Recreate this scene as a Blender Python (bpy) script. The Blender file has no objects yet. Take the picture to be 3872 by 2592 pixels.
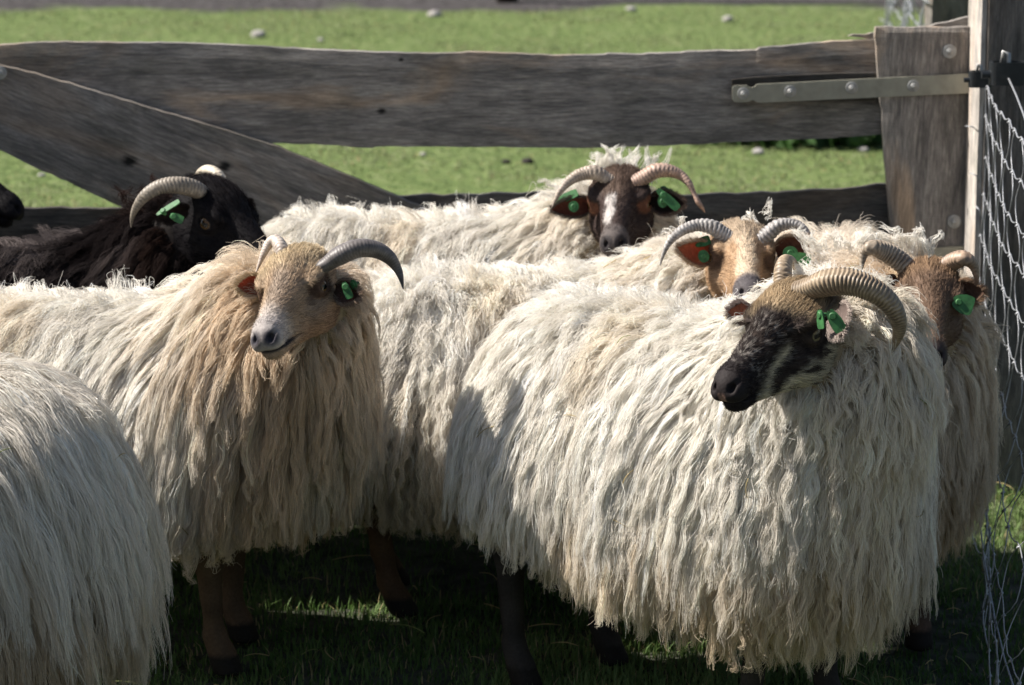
import bpy, math, random
import numpy as np
from mathutils import Vector, Matrix

# ------------------------------------------------------------------ camera, light
SC = bpy.context.scene
COL = SC.collection
PITCH = math.radians(11.9)
CAMZ = 1.5
cam_d = bpy.data.cameras.new('camera')
cam = bpy.data.objects.new('camera', cam_d); COL.objects.link(cam)
cam.location = (0, 0, CAMZ)
cam.rotation_euler = (math.pi / 2 - PITCH, 0, 0)
cam_d.sensor_width = 23.6
cam_d.lens = 70.0
cam_d.clip_end = 500
cam_d.dof.use_dof = True
cam_d.dof.focus_distance = 4.3
cam_d.dof.aperture_fstop = 5.6
SC.camera = cam

SUN_EL = math.radians(46)
SUN_AZ = (-0.993, 0.10)            # where the sun stands, seen from above (x right, y away)
world = bpy.data.worlds.new('World'); SC.world = world
world.use_nodes = True
wn = world.node_tree.nodes; wl = world.node_tree.links
bg = wn.get('Background') or wn.new('ShaderNodeBackground')
sky = wn.new('ShaderNodeTexSky'); sky.sky_type = 'NISHITA'
sky.sun_disc = False
sky.sun_elevation = SUN_EL
sky.sun_rotation = math.atan2(SUN_AZ[0], SUN_AZ[1])
wl.new(sky.outputs[0], bg.inputs[0]); bg.inputs[1].default_value = 0.054
sky.ozone_density = 0.6; sky.dust_density = 2.0
sun_d = bpy.data.lights.new('sun', 'SUN'); sun = bpy.data.objects.new('sun', sun_d); COL.objects.link(sun)
sun_d.energy = 4.6; sun_d.angle = math.radians(0.5); sun_d.color = (1.0, 0.945, 0.87)
ce = math.cos(SUN_EL)
sdir = Vector((SUN_AZ[0] * ce, SUN_AZ[1] * ce, math.sin(SUN_EL)))
sun.rotation_euler = sdir.to_track_quat('Z', 'Y').to_euler()

SC.view_settings.view_transform = 'Standard'
SC.view_settings.look = 'None'
SC.view_settings.exposure = 1.0
SC.view_settings.gamma = 1
SC.render.engine = 'CYCLES'
SC.cycles.max_bounces = 8
SC.cycles.diffuse_bounces = 4
SC.cycles.transparent_max_bounces = 8
SC.cycles.use_denoising = True
try:
    SC.cycles_curves.shape = 'RIBBONS'; SC.cycles_curves.subdivisions = 2
except Exception:
    pass
try:
    SC.render.hair_type = 'STRAND'
except Exception:
    pass

FPX = 70.0 / 23.6 * 3872          # focal length in photograph pixels
cp, sp_ = math.cos(PITCH), math.sin(PITCH)
RIGHT = np.array([1., 0, 0]); UPC = np.array([0, sp_, cp]); FWD = np.array([0, cp, -sp_])
CAM = np.array([0, 0, CAMZ])
def P(x, y, Y):
    """world point on the ray through photograph pixel (x, y) at distance Y"""
    d = RIGHT * ((x - 1936) / FPX) - UPC * ((y - 1296) / FPX) + FWD
    return CAM + d * (Y / d[1])
def zoomer(ox, oy, s):
    return lambda x, y: (ox + x / s, oy + y / s)
Z1 = zoomer(800, 850, 2.4125); Z2 = zoomer(2600, 900, 1.96); Z3 = zoomer(2000, 550, 1.9525)
Z4 = zoomer(0, 550, 1.9525); Z5 = zoomer(3200, 0, 1.2068)
G1 = zoomer(0, 0, 1.8023); G2 = zoomer(1300, 0, 1.8023); G3 = zoomer(2600, 0, 1.8027)

rng = np.random.default_rng(7)
random.seed(7)

# ------------------------------------------------------------------ helpers
def tag(o, label=None, cat=None, group=None, kind=None):
    if label: o['label'] = label
    if cat: o['category'] = cat
    if group: o['group'] = group
    if kind: o['kind'] = kind
    return o
def empty(name, loc=(0, 0, 0), rz=0.0):
    o = bpy.data.objects.new(name, None); COL.objects.link(o)
    o.location = loc; o.rotation_euler = (0, 0, rz); o.empty_display_size = 0.05
    return o
def link(name, me, parent=None):
    o = bpy.data.objects.new(name, me); COL.objects.link(o)
    if parent is not None: o.parent = parent
    return o
def mesh_from(name, verts, faces, mat=None, parent=None, smooth=True, colors=None, mats=None, fmat=None):
    """verts (N,3); faces: (M,k) array or list of lists"""
    me = bpy.data.meshes.new(name)
    verts = np.asarray(verts, np.float32)
    if isinstance(faces, np.ndarray):
        k = faces.shape[1]; m = len(faces)
        me.vertices.add(len(verts)); me.vertices.foreach_set('co', verts.ravel())
        me.loops.add(m * k); me.loops.foreach_set('vertex_index', faces.astype(np.int32).ravel())
        me.polygons.add(m)
        me.polygons.foreach_set('loop_start', np.arange(0, m * k, k, dtype=np.int32))
        me.update(calc_edges=True); me.validate()
    else:
        me.from_pydata([tuple(map(float, v)) for v in verts], [], [list(map(int, f)) for f in faces])
        me.update()
    me.polygons.foreach_set('use_smooth', np.full(len(me.polygons), bool(smooth)))
    if colors is not None:
        a = me.color_attributes.new('Col', 'FLOAT_COLOR', 'POINT')
        c = np.ones((len(verts), 4), np.float32); c[:, :3] = colors
        a.data.foreach_set('color', c.ravel())
    if mats:
        for mm in mats: me.materials.append(mm)
        if fmat is not None: me.polygons.foreach_set('material_index', np.asarray(fmat, np.int32))
    elif mat: me.materials.append(mat)
    return link(name, me, parent)
class MB:
    """collects simple solids for one mesh"""
    def __init__(s): s.v = []; s.f = []
    def add(s, v, f):
        n = len(s.v); s.v += [tuple(map(float, p)) for p in v]; s.f += [[i + n for i in q] for q in f]
    def box(s, c, size, rot=None):
        c = Vector(c); pts = []
        for dx in (-.5, .5):
            for dy in (-.5, .5):
                for dz in (-.5, .5):
                    q = Vector((dx * size[0], dy * size[1], dz * size[2]))
                    if rot is not None: q = rot @ q
                    pts.append(c + q)
        s.add(pts, [[0, 1, 3, 2], [4, 6, 7, 5], [0, 4, 5, 1], [2, 3, 7, 6], [0, 2, 6, 4], [1, 5, 7, 3]])
    def tube(s, pts, r, n=6, cap=True):
        pts = [Vector(p) for p in pts]
        rr = r if hasattr(r, '__len__') else [r] * len(pts)
        t0 = (pts[1] - pts[0]).normalized()
        a = t0.orthogonal().normalized(); base = len(s.v); V = []; Fc = []
        for i, p in enumerate(pts):
            t = (pts[min(i + 1, len(pts) - 1)] - pts[max(i - 1, 0)])
            if t.length < 1e-9: t = t0
            t.normalize()
            a = (a - t * a.dot(t)).normalized(); b = t.cross(a)
            for k in range(n):
                an = 2 * math.pi * k / n
                V.append(p + (a * math.cos(an) + b * math.sin(an)) * rr[i])
        for i in range(len(pts) - 1):
            for k in range(n):
                k2 = (k + 1) % n
                Fc.append([i * n + k, i * n + k2, (i + 1) * n + k2, (i + 1) * n + k])
        if cap:
            Fc.append(list(range(n))[::-1]); Fc.append([(len(pts) - 1) * n + k for k in range(n)])
        s.add(V, Fc)
    def build(s, name, mat, parent=None, smooth=False):
        return mesh_from(name, s.v, s.f, mat, parent, smooth)

# value noise on points (vectorised), smooth, range about -1..1
_perm = rng.random(4096).astype(np.float32) * 2 - 1
def vnoise(p, freq, seed=0):
    q = np.asarray(p, np.float32) * freq + 100.0 + seed * 13.7
    i = np.floor(q).astype(np.int64); f = q - i; f = f * f * (3 - 2 * f)
    out = 0
    for dx in (0, 1):
        for dy in (0, 1):
            for dz in (0, 1):
                h = ((i[..., 0] + dx) * 73856093 ^ (i[..., 1] + dy) * 19349663 ^ (i[..., 2] + dz) * 83492791 ^ seed * 7919) & 4095
                w = (f[..., 0] if dx else 1 - f[..., 0]) * (f[..., 1] if dy else 1 - f[..., 1]) * (f[..., 2] if dz else 1 - f[..., 2])
                out = out + _perm[h] * w
    return out
def sstep(a, b, x):
    t = np.clip((x - a) / (b - a), 0, 1); return t * t * (3 - 2 * t)
def mix(a, b, t):
    t = np.asarray(t)[..., None]; return np.asarray(a) * (1 - t) + np.asarray(b) * t
def norm(v):
    return v / np.maximum(np.linalg.norm(v, axis=-1, keepdims=True), 1e-9)

# ------------------------------------------------------------------ materials
def new_mat(name):
    m = bpy.data.materials.new(name); m.use_nodes = True
    nt = m.node_tree; nt.nodes.clear()
    out = nt.nodes.new('ShaderNodeOutputMaterial')
    return m, nt, out
def N(nt, t, **kw):
    n = nt.nodes.new(t)
    for k, v in kw.items():
        if k.startswith('i_'): n.inputs[k[2:].replace('_', ' ')].default_value = v
        else: setattr(n, k, v)
    return n
def ramp(nt, stops):
    r = nt.nodes.new('ShaderNodeValToRGB'); e = r.color_ramp.elements
    while len(e) < len(stops): e.new(0.5)
    for k, (p, c) in enumerate(stops):
        e[k].position = p; e[k].color = (*c, 1) if len(c) == 3 else c
    return r

def mat_wool(name, rough=0.5, trans=0.25):
    m, nt, out = new_mat(name); L = nt.links
    at = N(nt, 'ShaderNodeAttribute', attribute_name='Col')
    dif = N(nt, 'ShaderNodeBsdfDiffuse'); tr = N(nt, 'ShaderNodeBsdfTranslucent')
    hb = N(nt, 'ShaderNodeBsdfHair', component='Reflection'); hb.inputs['RoughnessU'].default_value = 0.35; hb.inputs['RoughnessV'].default_value = 0.8
    hb.inputs['Offset'].default_value = math.radians(-3)
    L.new(at.outputs['Color'], dif.inputs['Color']); L.new(at.outputs['Color'], tr.inputs['Color'])
    L.new(at.outputs['Color'], hb.inputs['Color'])
    m1 = N(nt, 'ShaderNodeMixShader'); m1.inputs[0].default_value = trans
    L.new(dif.outputs[0], m1.inputs[1]); L.new(tr.outputs[0], m1.inputs[2])
    m2 = N(nt, 'ShaderNodeMixShader'); m2.inputs[0].default_value = 0.18
    L.new(m1.outputs[0], m2.inputs[1]); L.new(hb.outputs[0], m2.inputs[2])
    L.new(m2.outputs[0], out.inputs[0])
    return m
def mat_skin(name):
    m, nt, out = new_mat(name); L = nt.links
    at = N(nt, 'ShaderNodeAttribute', attribute_name='Col')
    b = N(nt, 'ShaderNodeBsdfPrincipled'); b.inputs['Roughness'].default_value = 0.62
    b.inputs['Specular IOR Level'].default_value = 0.07
    tc = N(nt, 'ShaderNodeTexCoord'); nz = N(nt, 'ShaderNodeTexNoise'); nz.inputs['Scale'].default_value = 260
    nz.inputs['Detail'].default_value = 3
    L.new(tc.outputs['Object'], nz.inputs['Vector'])
    bp = N(nt, 'ShaderNodeBump'); bp.inputs['Strength'].default_value = 0.35; bp.inputs['Distance'].default_value = 0.002
    L.new(nz.outputs[0], bp.inputs['Height']); L.new(bp.outputs[0], b.inputs['Normal'])
    mx = N(nt, 'ShaderNodeMix', data_type='RGBA', blend_type='MULTIPLY'); mx.inputs[0].default_value = 0.5
    rp = ramp(nt, [(0.3, (0.6, 0.6, 0.6)), (0.7, (1.2, 1.2, 1.2))]); L.new(nz.outputs[0], rp.inputs[0])
    L.new(at.outputs['Color'], mx.inputs[6]); L.new(rp.outputs[0], mx.inputs[7])
    L.new(mx.outputs[2], b.inputs['Base Color']); L.new(b.outputs[0], out.inputs[0])
    return m
def mat_ear(name):
    m, nt, out = new_mat(name); L = nt.links
    at = N(nt, 'ShaderNodeAttribute', attribute_name='Col')
    b = N(nt, 'ShaderNodeBsdfPrincipled'); b.inputs['Roughness'].default_value = 0.7; b.inputs['Specular IOR Level'].default_value = 0.1
    tr = N(nt, 'ShaderNodeBsdfTranslucent')
    g = N(nt, 'ShaderNodeMix', data_type='RGBA', blend_type='MULTIPLY'); g.inputs[0].default_value = 1
    g.inputs[7].default_value = (1.0, 0.28, 0.14, 1)
    L.new(at.outputs['Color'], g.inputs[6]); L.new(g.outputs[2], tr.inputs['Color'])
    L.new(at.outputs['Color'], b.inputs['Base Color'])
    mx = N(nt, 'ShaderNodeMixShader'); mx.inputs[0].default_value = 0.45
    L.new(b.outputs[0], mx.inputs[1]); L.new(tr.outputs[0], mx.inputs[2]); L.new(mx.outputs[0], out.inputs[0])
    return m
def mat_horn(name):
    m, nt, out = new_mat(name); L = nt.links
    at = N(nt, 'ShaderNodeAttribute', attribute_name='Col')
    b = N(nt, 'ShaderNodeBsdfPrincipled'); b.inputs['Roughness'].default_value = 0.5
    tc = N(nt, 'ShaderNodeTexCoord'); nz = N(nt, 'ShaderNodeTexNoise'); nz.inputs['Scale'].default_value = 120; nz.inputs['Detail'].default_value = 4
    L.new(tc.outputs['Object'], nz.inputs['Vector'])
    rp = ramp(nt, [(0.3, (0.55, 0.52, 0.5)), (0.7, (1.25, 1.25, 1.25))]); L.new(nz.outputs[0], rp.inputs[0])
    mx = N(nt, 'ShaderNodeMix', data_type='RGBA', blend_type='MULTIPLY'); mx.inputs[0].default_value = 0.8
    L.new(at.outputs['Color'], mx.inputs[6]); L.new(rp.outputs[0], mx.inputs[7]); L.new(mx.outputs[2], b.inputs['Base Color'])
    bp = N(nt, 'ShaderNodeBump'); bp.inputs['Strength'].default_value = 0.4; bp.inputs['Distance'].default_value = 0.001
    L.new(nz.outputs[0], bp.inputs['Height']); L.new(bp.outputs[0], b.inputs['Normal'])
    L.new(b.outputs[0], out.inputs[0]); return m
def mat_attr(name, rough=0.8, spec=0.3, trans=0.0):
    m, nt, out = new_mat(name); L = nt.links
    at = N(nt, 'ShaderNodeAttribute', attribute_name='Col')
    b = N(nt, 'ShaderNodeBsdfPrincipled'); b.inputs['Roughness'].default_value = rough; b.inputs['Specular IOR Level'].default_value = spec
    L.new(at.outputs['Color'], b.inputs['Base Color'])
    if trans:
        tr = N(nt, 'ShaderNodeBsdfTranslucent'); L.new(at.outputs['Color'], tr.inputs['Color'])
        mx = N(nt, 'ShaderNodeMixShader'); mx.inputs[0].default_value = trans
        L.new(b.outputs[0], mx.inputs[1]); L.new(tr.outputs[0], mx.inputs[2]); L.new(mx.outputs[0], out.inputs[0])
    else: L.new(b.outputs[0], out.inputs[0])
    return m
def mat_flat(name, col, rough=0.6, metal=0.0, noise=0.25, scale=60, bump=0.2):
    m, nt, out = new_mat(name); L = nt.links
    b = N(nt, 'ShaderNodeBsdfPrincipled'); b.inputs['Roughness'].default_value = rough; b.inputs['Metallic'].default_value = metal
    tc = N(nt, 'ShaderNodeTexCoord'); nz = N(nt, 'ShaderNodeTexNoise'); nz.inputs['Scale'].default_value = scale; nz.inputs['Detail'].default_value = 5
    L.new(tc.outputs['Object'], nz.inputs['Vector'])
    lo = tuple(c * (1 - noise) for c in col); hi = tuple(c * (1 + noise) for c in col)
    rp = ramp(nt, [(0.3, lo), (0.7, hi)]); L.new(nz.outputs[0], rp.inputs[0]); L.new(rp.outputs[0], b.inputs['Base Color'])
    bp = N(nt, 'ShaderNodeBump'); bp.inputs['Strength'].default_value = bump; bp.inputs['Distance'].default_value = 0.002
    L.new(nz.outputs[0], bp.inputs['Height']); L.new(bp.outputs[0], b.inputs['Normal'])
    L.new(b.outputs[0], out.inputs[0]); return m
def mat_wood(name, angle=0.0, dark=1.0, warm=0.5, seed=0.0, saw=False, knots=()):
    """weathered grey boards; grain runs along x turned by angle in the xz plane"""
    m, nt, out = new_mat(name); L = nt.links
    b = N(nt, 'ShaderNodeBsdfPrincipled'); b.inputs['Roughness'].default_value = 0.82; b.inputs['Specular IOR Level'].default_value = 0.25
    tc = N(nt, 'ShaderNodeTexCoord')
    mp = N(nt, 'ShaderNodeMapping'); mp.inputs['Rotation'].default_value = (0, angle, 0); mp.inputs['Location'].default_value = (seed, seed * .7, seed * 1.3)
    L.new(tc.outputs['Object'], mp.inputs['Vector'])
    def nz(sx, sy, sz, scale, detail=6, dist=0.0, rough=0.6):
        m2 = N(nt, 'ShaderNodeMapping'); m2.inputs['Scale'].default_value = (sx, sy, sz); L.new(mp.outputs[0], m2.inputs['Vector'])
        n = N(nt, 'ShaderNodeTexNoise'); n.inputs['Scale'].default_value = scale; n.inputs['Detail'].default_value = detail
        n.inputs['Distortion'].default_value = dist; n.inputs['Roughness'].default_value = rough
        L.new(m2.outputs[0], n.inputs['Vector']); return n
    fine = nz(1.6, 10, 26, 16, 12, 0.3, 0.82)
    mid = nz(1, 4, 6, 6, 9, 0.8, .65)
    big = nz(1, 2, 3.2, 2.6, 4, 0.8)
    blot = nz(1.2, 2, 1.8, 5, 5, 0.3)
    d = dark
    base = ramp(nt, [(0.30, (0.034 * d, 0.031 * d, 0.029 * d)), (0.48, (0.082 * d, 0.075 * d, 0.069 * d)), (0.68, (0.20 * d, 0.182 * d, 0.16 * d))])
    L.new(fine.outputs[0], base.inputs[0])
    br = ramp(nt, [(0.50, (0, 0, 0)), (0.66, (1, 1, 1))]); L.new(big.outputs[0], br.inputs[0])
    brm = N(nt, 'ShaderNodeMath', operation='MULTIPLY'); L.new(br.outputs[0], brm.inputs[0]); brm.inputs[1].default_value = warm
    mx = N(nt, 'ShaderNodeMix', data_type='RGBA', blend_type='MIX')
    warmc = ramp(nt, [(0.3, (0.09 * d, 0.062 * d, 0.042 * d)), (0.7, (0.27 * d, 0.195 * d, 0.13 * d))]); L.new(fine.outputs[0], warmc.inputs[0])
    L.new(brm.outputs[0], mx.inputs[0]); L.new(base.outputs[0], mx.inputs[6]); L.new(warmc.outputs[0], mx.inputs[7])
    mu = N(nt, 'ShaderNodeMix', data_type='RGBA', blend_type='MULTIPLY'); mu.inputs[0].default_value = 0.75
    st = ramp(nt, [(0.36, (0.42, 0.43, 0.45)), (0.6, (1.1, 1.1, 1.1))]); L.new(mid.outputs[0], st.inputs[0])
    L.new(mx.outputs[2], mu.inputs[6]); L.new(st.outputs[0], mu.inputs[7])
    mu2 = N(nt, 'ShaderNodeMix', data_type='RGBA', blend_type='MULTIPLY'); mu2.inputs[0].default_value = 0.7
    st2 = ramp(nt, [(0.32, (0.5, 0.52, 0.5)), (0.52, (1.05, 1.05, 1.05))]); L.new(blot.outputs[0], st2.inputs[0])
    L.new(mu.outputs[2], mu2.inputs[6]); L.new(st2.outputs[0], mu2.inputs[7])
    last = mu2.outputs[2]
    for (kx, kz, kr) in knots:          # knots and holes, at world x, z
        sv = N(nt, 'ShaderNodeVectorMath', operation='SUBTRACT'); L.new(tc.outputs['Object'], sv.inputs[0]); sv.inputs[1].default_value = (kx, GY, kz)
        ms = N(nt, 'ShaderNodeVectorMath', operation='MULTIPLY'); L.new(sv.outputs[0], ms.inputs[0]); ms.inputs[1].default_value = (0.75 / kr, 0, 1.0 / kr)
        ln = N(nt, 'ShaderNodeVectorMath', operation='LENGTH'); L.new(ms.outputs[0], ln.inputs[0])
        ns = N(nt, 'ShaderNodeMath', operation='MULTIPLY_ADD'); L.new(fine.outputs[0], ns.inputs[0]); ns.inputs[1].default_value = 2.4; L.new(ln.outputs['Value'], ns.inputs[2])
        mr = N(nt, 'ShaderNodeMapRange'); mr.inputs['From Min'].default_value = 1.7; mr.inputs['From Max'].default_value = 2.7; mr.inputs['To Min'].default_value = 0.06; mr.inputs['To Max'].default_value = 1.0
        L.new(ns.outputs[0], mr.inputs['Value'])
        mk = N(nt, 'ShaderNodeMix', data_type='RGBA', blend_type='MULTIPLY'); mk.inputs[0].default_value = 1; L.new(last, mk.inputs[6]); L.new(mr.outputs[0], mk.inputs[7]); last = mk.outputs[2]
    L.new(last, b.inputs['Base Color'])
    add = N(nt, 'ShaderNodeMath', operation='ADD'); L.new(fine.outputs[0], add.inputs[0]); L.new(mid.outputs[0], add.inputs[1])
    hgt = add
    if saw:
        wv = N(nt, 'ShaderNodeTexWave', wave_type='BANDS', bands_direction='X'); wv.inputs['Scale'].default_value = 55; wv.inputs['Distortion'].default_value = 3; wv.inputs['Detail'].default_value = 3
        L.new(mp.outputs[0], wv.inputs['Vector'])
        a2 = N(nt, 'ShaderNodeMath', operation='MULTIPLY_ADD'); L.new(wv.outputs[1], a2.inputs[0]); a2.inputs[1].default_value = 0.12; L.new(add.outputs[0], a2.inputs[2]); hgt = a2
    bp = N(nt, 'ShaderNodeBump'); bp.inputs['Strength'].default_value = 0.9; bp.inputs['Distance'].default_value = 0.006
    L.new(hgt.outputs[0], bp.inputs['Height']); L.new(bp.outputs[0], b.inputs['Normal'])
    L.new(b.outputs[0], out.inputs[0]); return m
def mat_ground():
    m, nt, out = new_mat('pasture_soil'); L = nt.links
    b = N(nt, 'ShaderNodeBsdfPrincipled'); b.inputs['Roughness'].default_value = 0.95; b.inputs['Specular IOR Level'].default_value = 0.1
    tc = N(nt, 'ShaderNodeTexCoord')
    n1 = N(nt, 'ShaderNodeTexNoise'); n1.inputs['Scale'].default_value = 1.6; n1.inputs['Detail'].default_value = 8
    n2 = N(nt, 'ShaderNodeTexNoise'); n2.inputs['Scale'].default_value = 22; n2.inputs['Detail'].default_value = 6
    L.new(tc.outputs['Object'], n1.inputs['Vector']); L.new(tc.outputs['Object'], n2.inputs['Vector'])
    grass = ramp(nt, [(0.3, (0.07, 0.105, 0.035)), (0.55, (0.12, 0.16, 0.055)), (0.75, (0.19, 0.205, 0.11))]); L.new(n2.outputs[0], grass.inputs[0])
    soil = ramp(nt, [(0.3, (0.03, 0.027, 0.026)), (0.7, (0.085, 0.078, 0.078))]); L.new(n2.outputs[0], soil.inputs[0])
    # bare soil starts beyond y = 15 m; short worn patches nearer
    sx = N(nt, 'ShaderNodeSeparateXYZ'); L.new(tc.outputs['Object'], sx.inputs[0])
    ad = N(nt, 'ShaderNodeMath', operation='MULTIPLY_ADD'); L.new(n1.outputs[0], ad.inputs[0]); ad.inputs[1].default_value = 1.6; L.new(sx.outputs['Y'], ad.inputs[2])
    sm = N(nt, 'ShaderNodeMapRange'); sm.inputs['From Min'].default_value = 16.0; sm.inputs['From Max'].default_value = 16.3
    L.new(ad.outputs[0], sm.inputs['Value'])
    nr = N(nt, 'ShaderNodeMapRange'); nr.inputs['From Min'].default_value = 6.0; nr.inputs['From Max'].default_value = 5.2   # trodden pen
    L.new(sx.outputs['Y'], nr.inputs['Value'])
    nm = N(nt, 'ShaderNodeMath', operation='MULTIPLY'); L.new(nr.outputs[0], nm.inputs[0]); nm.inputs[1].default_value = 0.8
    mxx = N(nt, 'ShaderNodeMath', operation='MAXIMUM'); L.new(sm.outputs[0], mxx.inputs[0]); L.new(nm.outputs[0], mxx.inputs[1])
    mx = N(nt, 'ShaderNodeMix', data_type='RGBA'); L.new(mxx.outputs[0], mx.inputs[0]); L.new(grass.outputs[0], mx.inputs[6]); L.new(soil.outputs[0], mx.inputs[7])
    L.new(mx.outputs[2], b.inputs['Base Color'])
    bp = N(nt, 'ShaderNodeBump'); bp.inputs['Strength'].default_value = 0.8; bp.inputs['Distance'].default_value = 0.03
    L.new(n2.outputs[0], bp.inputs['Height']); L.new(bp.outputs[0], b.inputs['Normal'])
    L.new(b.outputs[0], out.inputs[0]); return m

GY = 5.86
def K(x, y, r): q = P(x, y, GY); return (q[0], q[2], r)
M = dict(
    wool=mat_wool('wool'), fur=mat_wool('short_fur', trans=0.1), skin=mat_skin('hide'), ear=mat_ear('ear_skin'), horn=mat_horn('horn_keratin'),
    tagm=mat_flat('ear_tag_plastic', (0.028, 0.125, 0.034), 0.62, noise=0.35, scale=140, bump=0.15),
    galv=mat_flat('galvanised_steel', (0.36, 0.36, 0.35), 0.48, 0.6, 0.2, 90, 0.1),
    zinc=mat_flat('zinc_strap', (0.34, 0.33, 0.27), 0.55, 0.55, 0.14, 40, 0.08),
    wire=mat_flat('wire_steel', (0.36, 0.37, 0.39), 0.5, 0.5, 0.2, 200, 0.1),
    black=mat_flat('black_coated_steel', (0.022, 0.026, 0.03), 0.35, 0.3, 0.2, 90, 0.1),
    stone=mat_flat('pale_stone', (0.34, 0.32, 0.30), 0.9, 0, 0.2, 30), clod=mat_flat('dark_clod', (0.02, 0.016, 0.013), 0.9, 0, 0.3, 60),
    blade=mat_attr('grass_blade', 0.6, 0.25, 0.35), straw=mat_attr('straw_stalk', 0.6, 0.3, 0.2), leaf=mat_attr('bush_leaf', 0.6, 0.3, 0.3),
    bark=mat_flat('bark', (0.045, 0.035, 0.028), 0.9, 0, 0.4, 30, 0.8),
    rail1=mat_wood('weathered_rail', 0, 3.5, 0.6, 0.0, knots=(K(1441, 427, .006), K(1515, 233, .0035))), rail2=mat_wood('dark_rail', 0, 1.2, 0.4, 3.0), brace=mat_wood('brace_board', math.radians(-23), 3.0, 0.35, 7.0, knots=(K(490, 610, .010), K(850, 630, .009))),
    stile=mat_wood('stile_board', math.radians(88), 3.3, 0.75, 11.0, True), sunlit_side_board=mat_wood('sunlit_side_wood', math.radians(90), 6.0, 0.2, 29.0), post=mat_wood('post_wood', math.radians(90), 2.0, 0.35, 17.0), packer=mat_wood('packer', 0, 0.8, 0.2, 23.0),
)
def mat_eye():
    m, nt, out = new_mat('eyeball'); at = N(nt, 'ShaderNodeAttribute', attribute_name='Col')
    b = N(nt, 'ShaderNodeBsdfPrincipled'); b.inputs['Roughness'].default_value = 0.16; b.inputs['Specular IOR Level'].default_value = 0.35
    nt.links.new(at.outputs['Color'], b.inputs['Base Color']); nt.links.new(b.outputs[0], out.inputs[0]); return m
M['eye'] = mat_eye()

# ------------------------------------------------------------------ implicit surfaces
def ellip(p, c, r):
    q = p - np.float32(c); r = np.float32(r)
    k0 = np.linalg.norm(q / r, axis=-1); k1 = np.linalg.norm(q / (r * r), axis=-1)
    return k0 * (k0 - 1) / np.maximum(k1, 1e-6)
def cone(p, a, b, ra, rb):
    a = np.float32(a); b = np.float32(b); ab = b - a
    t = np.clip(((p - a) @ ab) / (ab @ ab), 0, 1)
    return np.linalg.norm(p - a - t[..., None] * ab, axis=-1) - (ra + (rb - ra) * t)
def su(a, b, k):
    h = np.maximum(k - np.abs(a - b), 0) / k
    return np.minimum(a, b) - h * h * k * 0.25
def ss(a, b, k):      # a minus b
    return -su(-a, b, k)
EYE = (0.0, 0.047, 0.0)
def head_sdf(p, full=True):
    """eye-level origin, +x to the muzzle, +z up, y to the side (mirrored)"""
    q = np.stack([p[..., 0], np.abs(p[..., 1]), p[..., 2]], -1).astype(np.float32)
    d = ellip(q, (-0.045, 0, -0.002), (0.060, 0.049, 0.044))
    d = su(d, ellip(q, (-0.034, 0, 0.021), (0.036, 0.038, 0.020)), 0.02)
    d = su(d, cone(q, (-0.01, 0, 0.010), (0.118, 0, -0.008), 0.034, 0.0185), 0.024)
    d = su(d, cone(q, (-0.035, 0.012, -0.045), (0.112, 0.0, -0.036), 0.034, 0.014), 0.028)
    d = su(d, ellip(q, (-0.012, 0.030, -0.030), (0.045, 0.021, 0.036)), 0.02)
    d = su(d, ellip(q, (0.128, 0, -0.014), (0.026, 0.0225, 0.0205)), 0.014)        # upper lip and nose pad
    d = su(d, ellip(q, (0.136, 0.010, -0.020), (0.016, 0.013, 0.012)), 0.008)
    d = su(d, ellip(q, (-0.002, 0.041, 0.016), (0.022, 0.011, 0.011)), 0.014)      # brow
    if not full: return d
    d = ss(d, ellip(q, (0.028, 0.050, -0.006), (0.022, 0.010, 0.012)), 0.02)       # hollow before the eye
    d = su(d, np.linalg.norm((q - np.float32(EYE) - np.float32((0, -.006, 0))), axis=-1) - 0.0150, 0.007)
    d = ss(d, ellip(q, (0.0005, 0.058, 0.0), (0.0132, 0.0140, 0.0080)), 0.003)     # lid opening
    low = ellip(q, (0.114, 0, -0.040), (0.028, 0.0175, 0.0115))                    # lower lip
    gap = np.abs(q[..., 2] - (-0.0310 - 0.16 * np.maximum(0.135 - q[..., 0], 0))) - 0.0007
    gap = np.maximum(gap, 0.066 - q[..., 0])
    d = su(d, low, 0.007)
    d = ss(d, gap, 0.0045)
    nos = ellip(q, (0.1465, 0.0120, -0.0095), (0.0085, 0.0036, 0.0050))
    d = ss(d, nos, 0.004)
    d = ss(d, cone(q, (0.137, 0.0185, -0.003), (0.1475, 0.015, -0.0055), 0.0016, 0.0026), 0.004)
    d = ss(d, cone(q, (0.1565, 0, -0.016), (0.151, 0, -0.032), 0.0012, 0.0012), 0.004)      # philtrum
    return d
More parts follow.
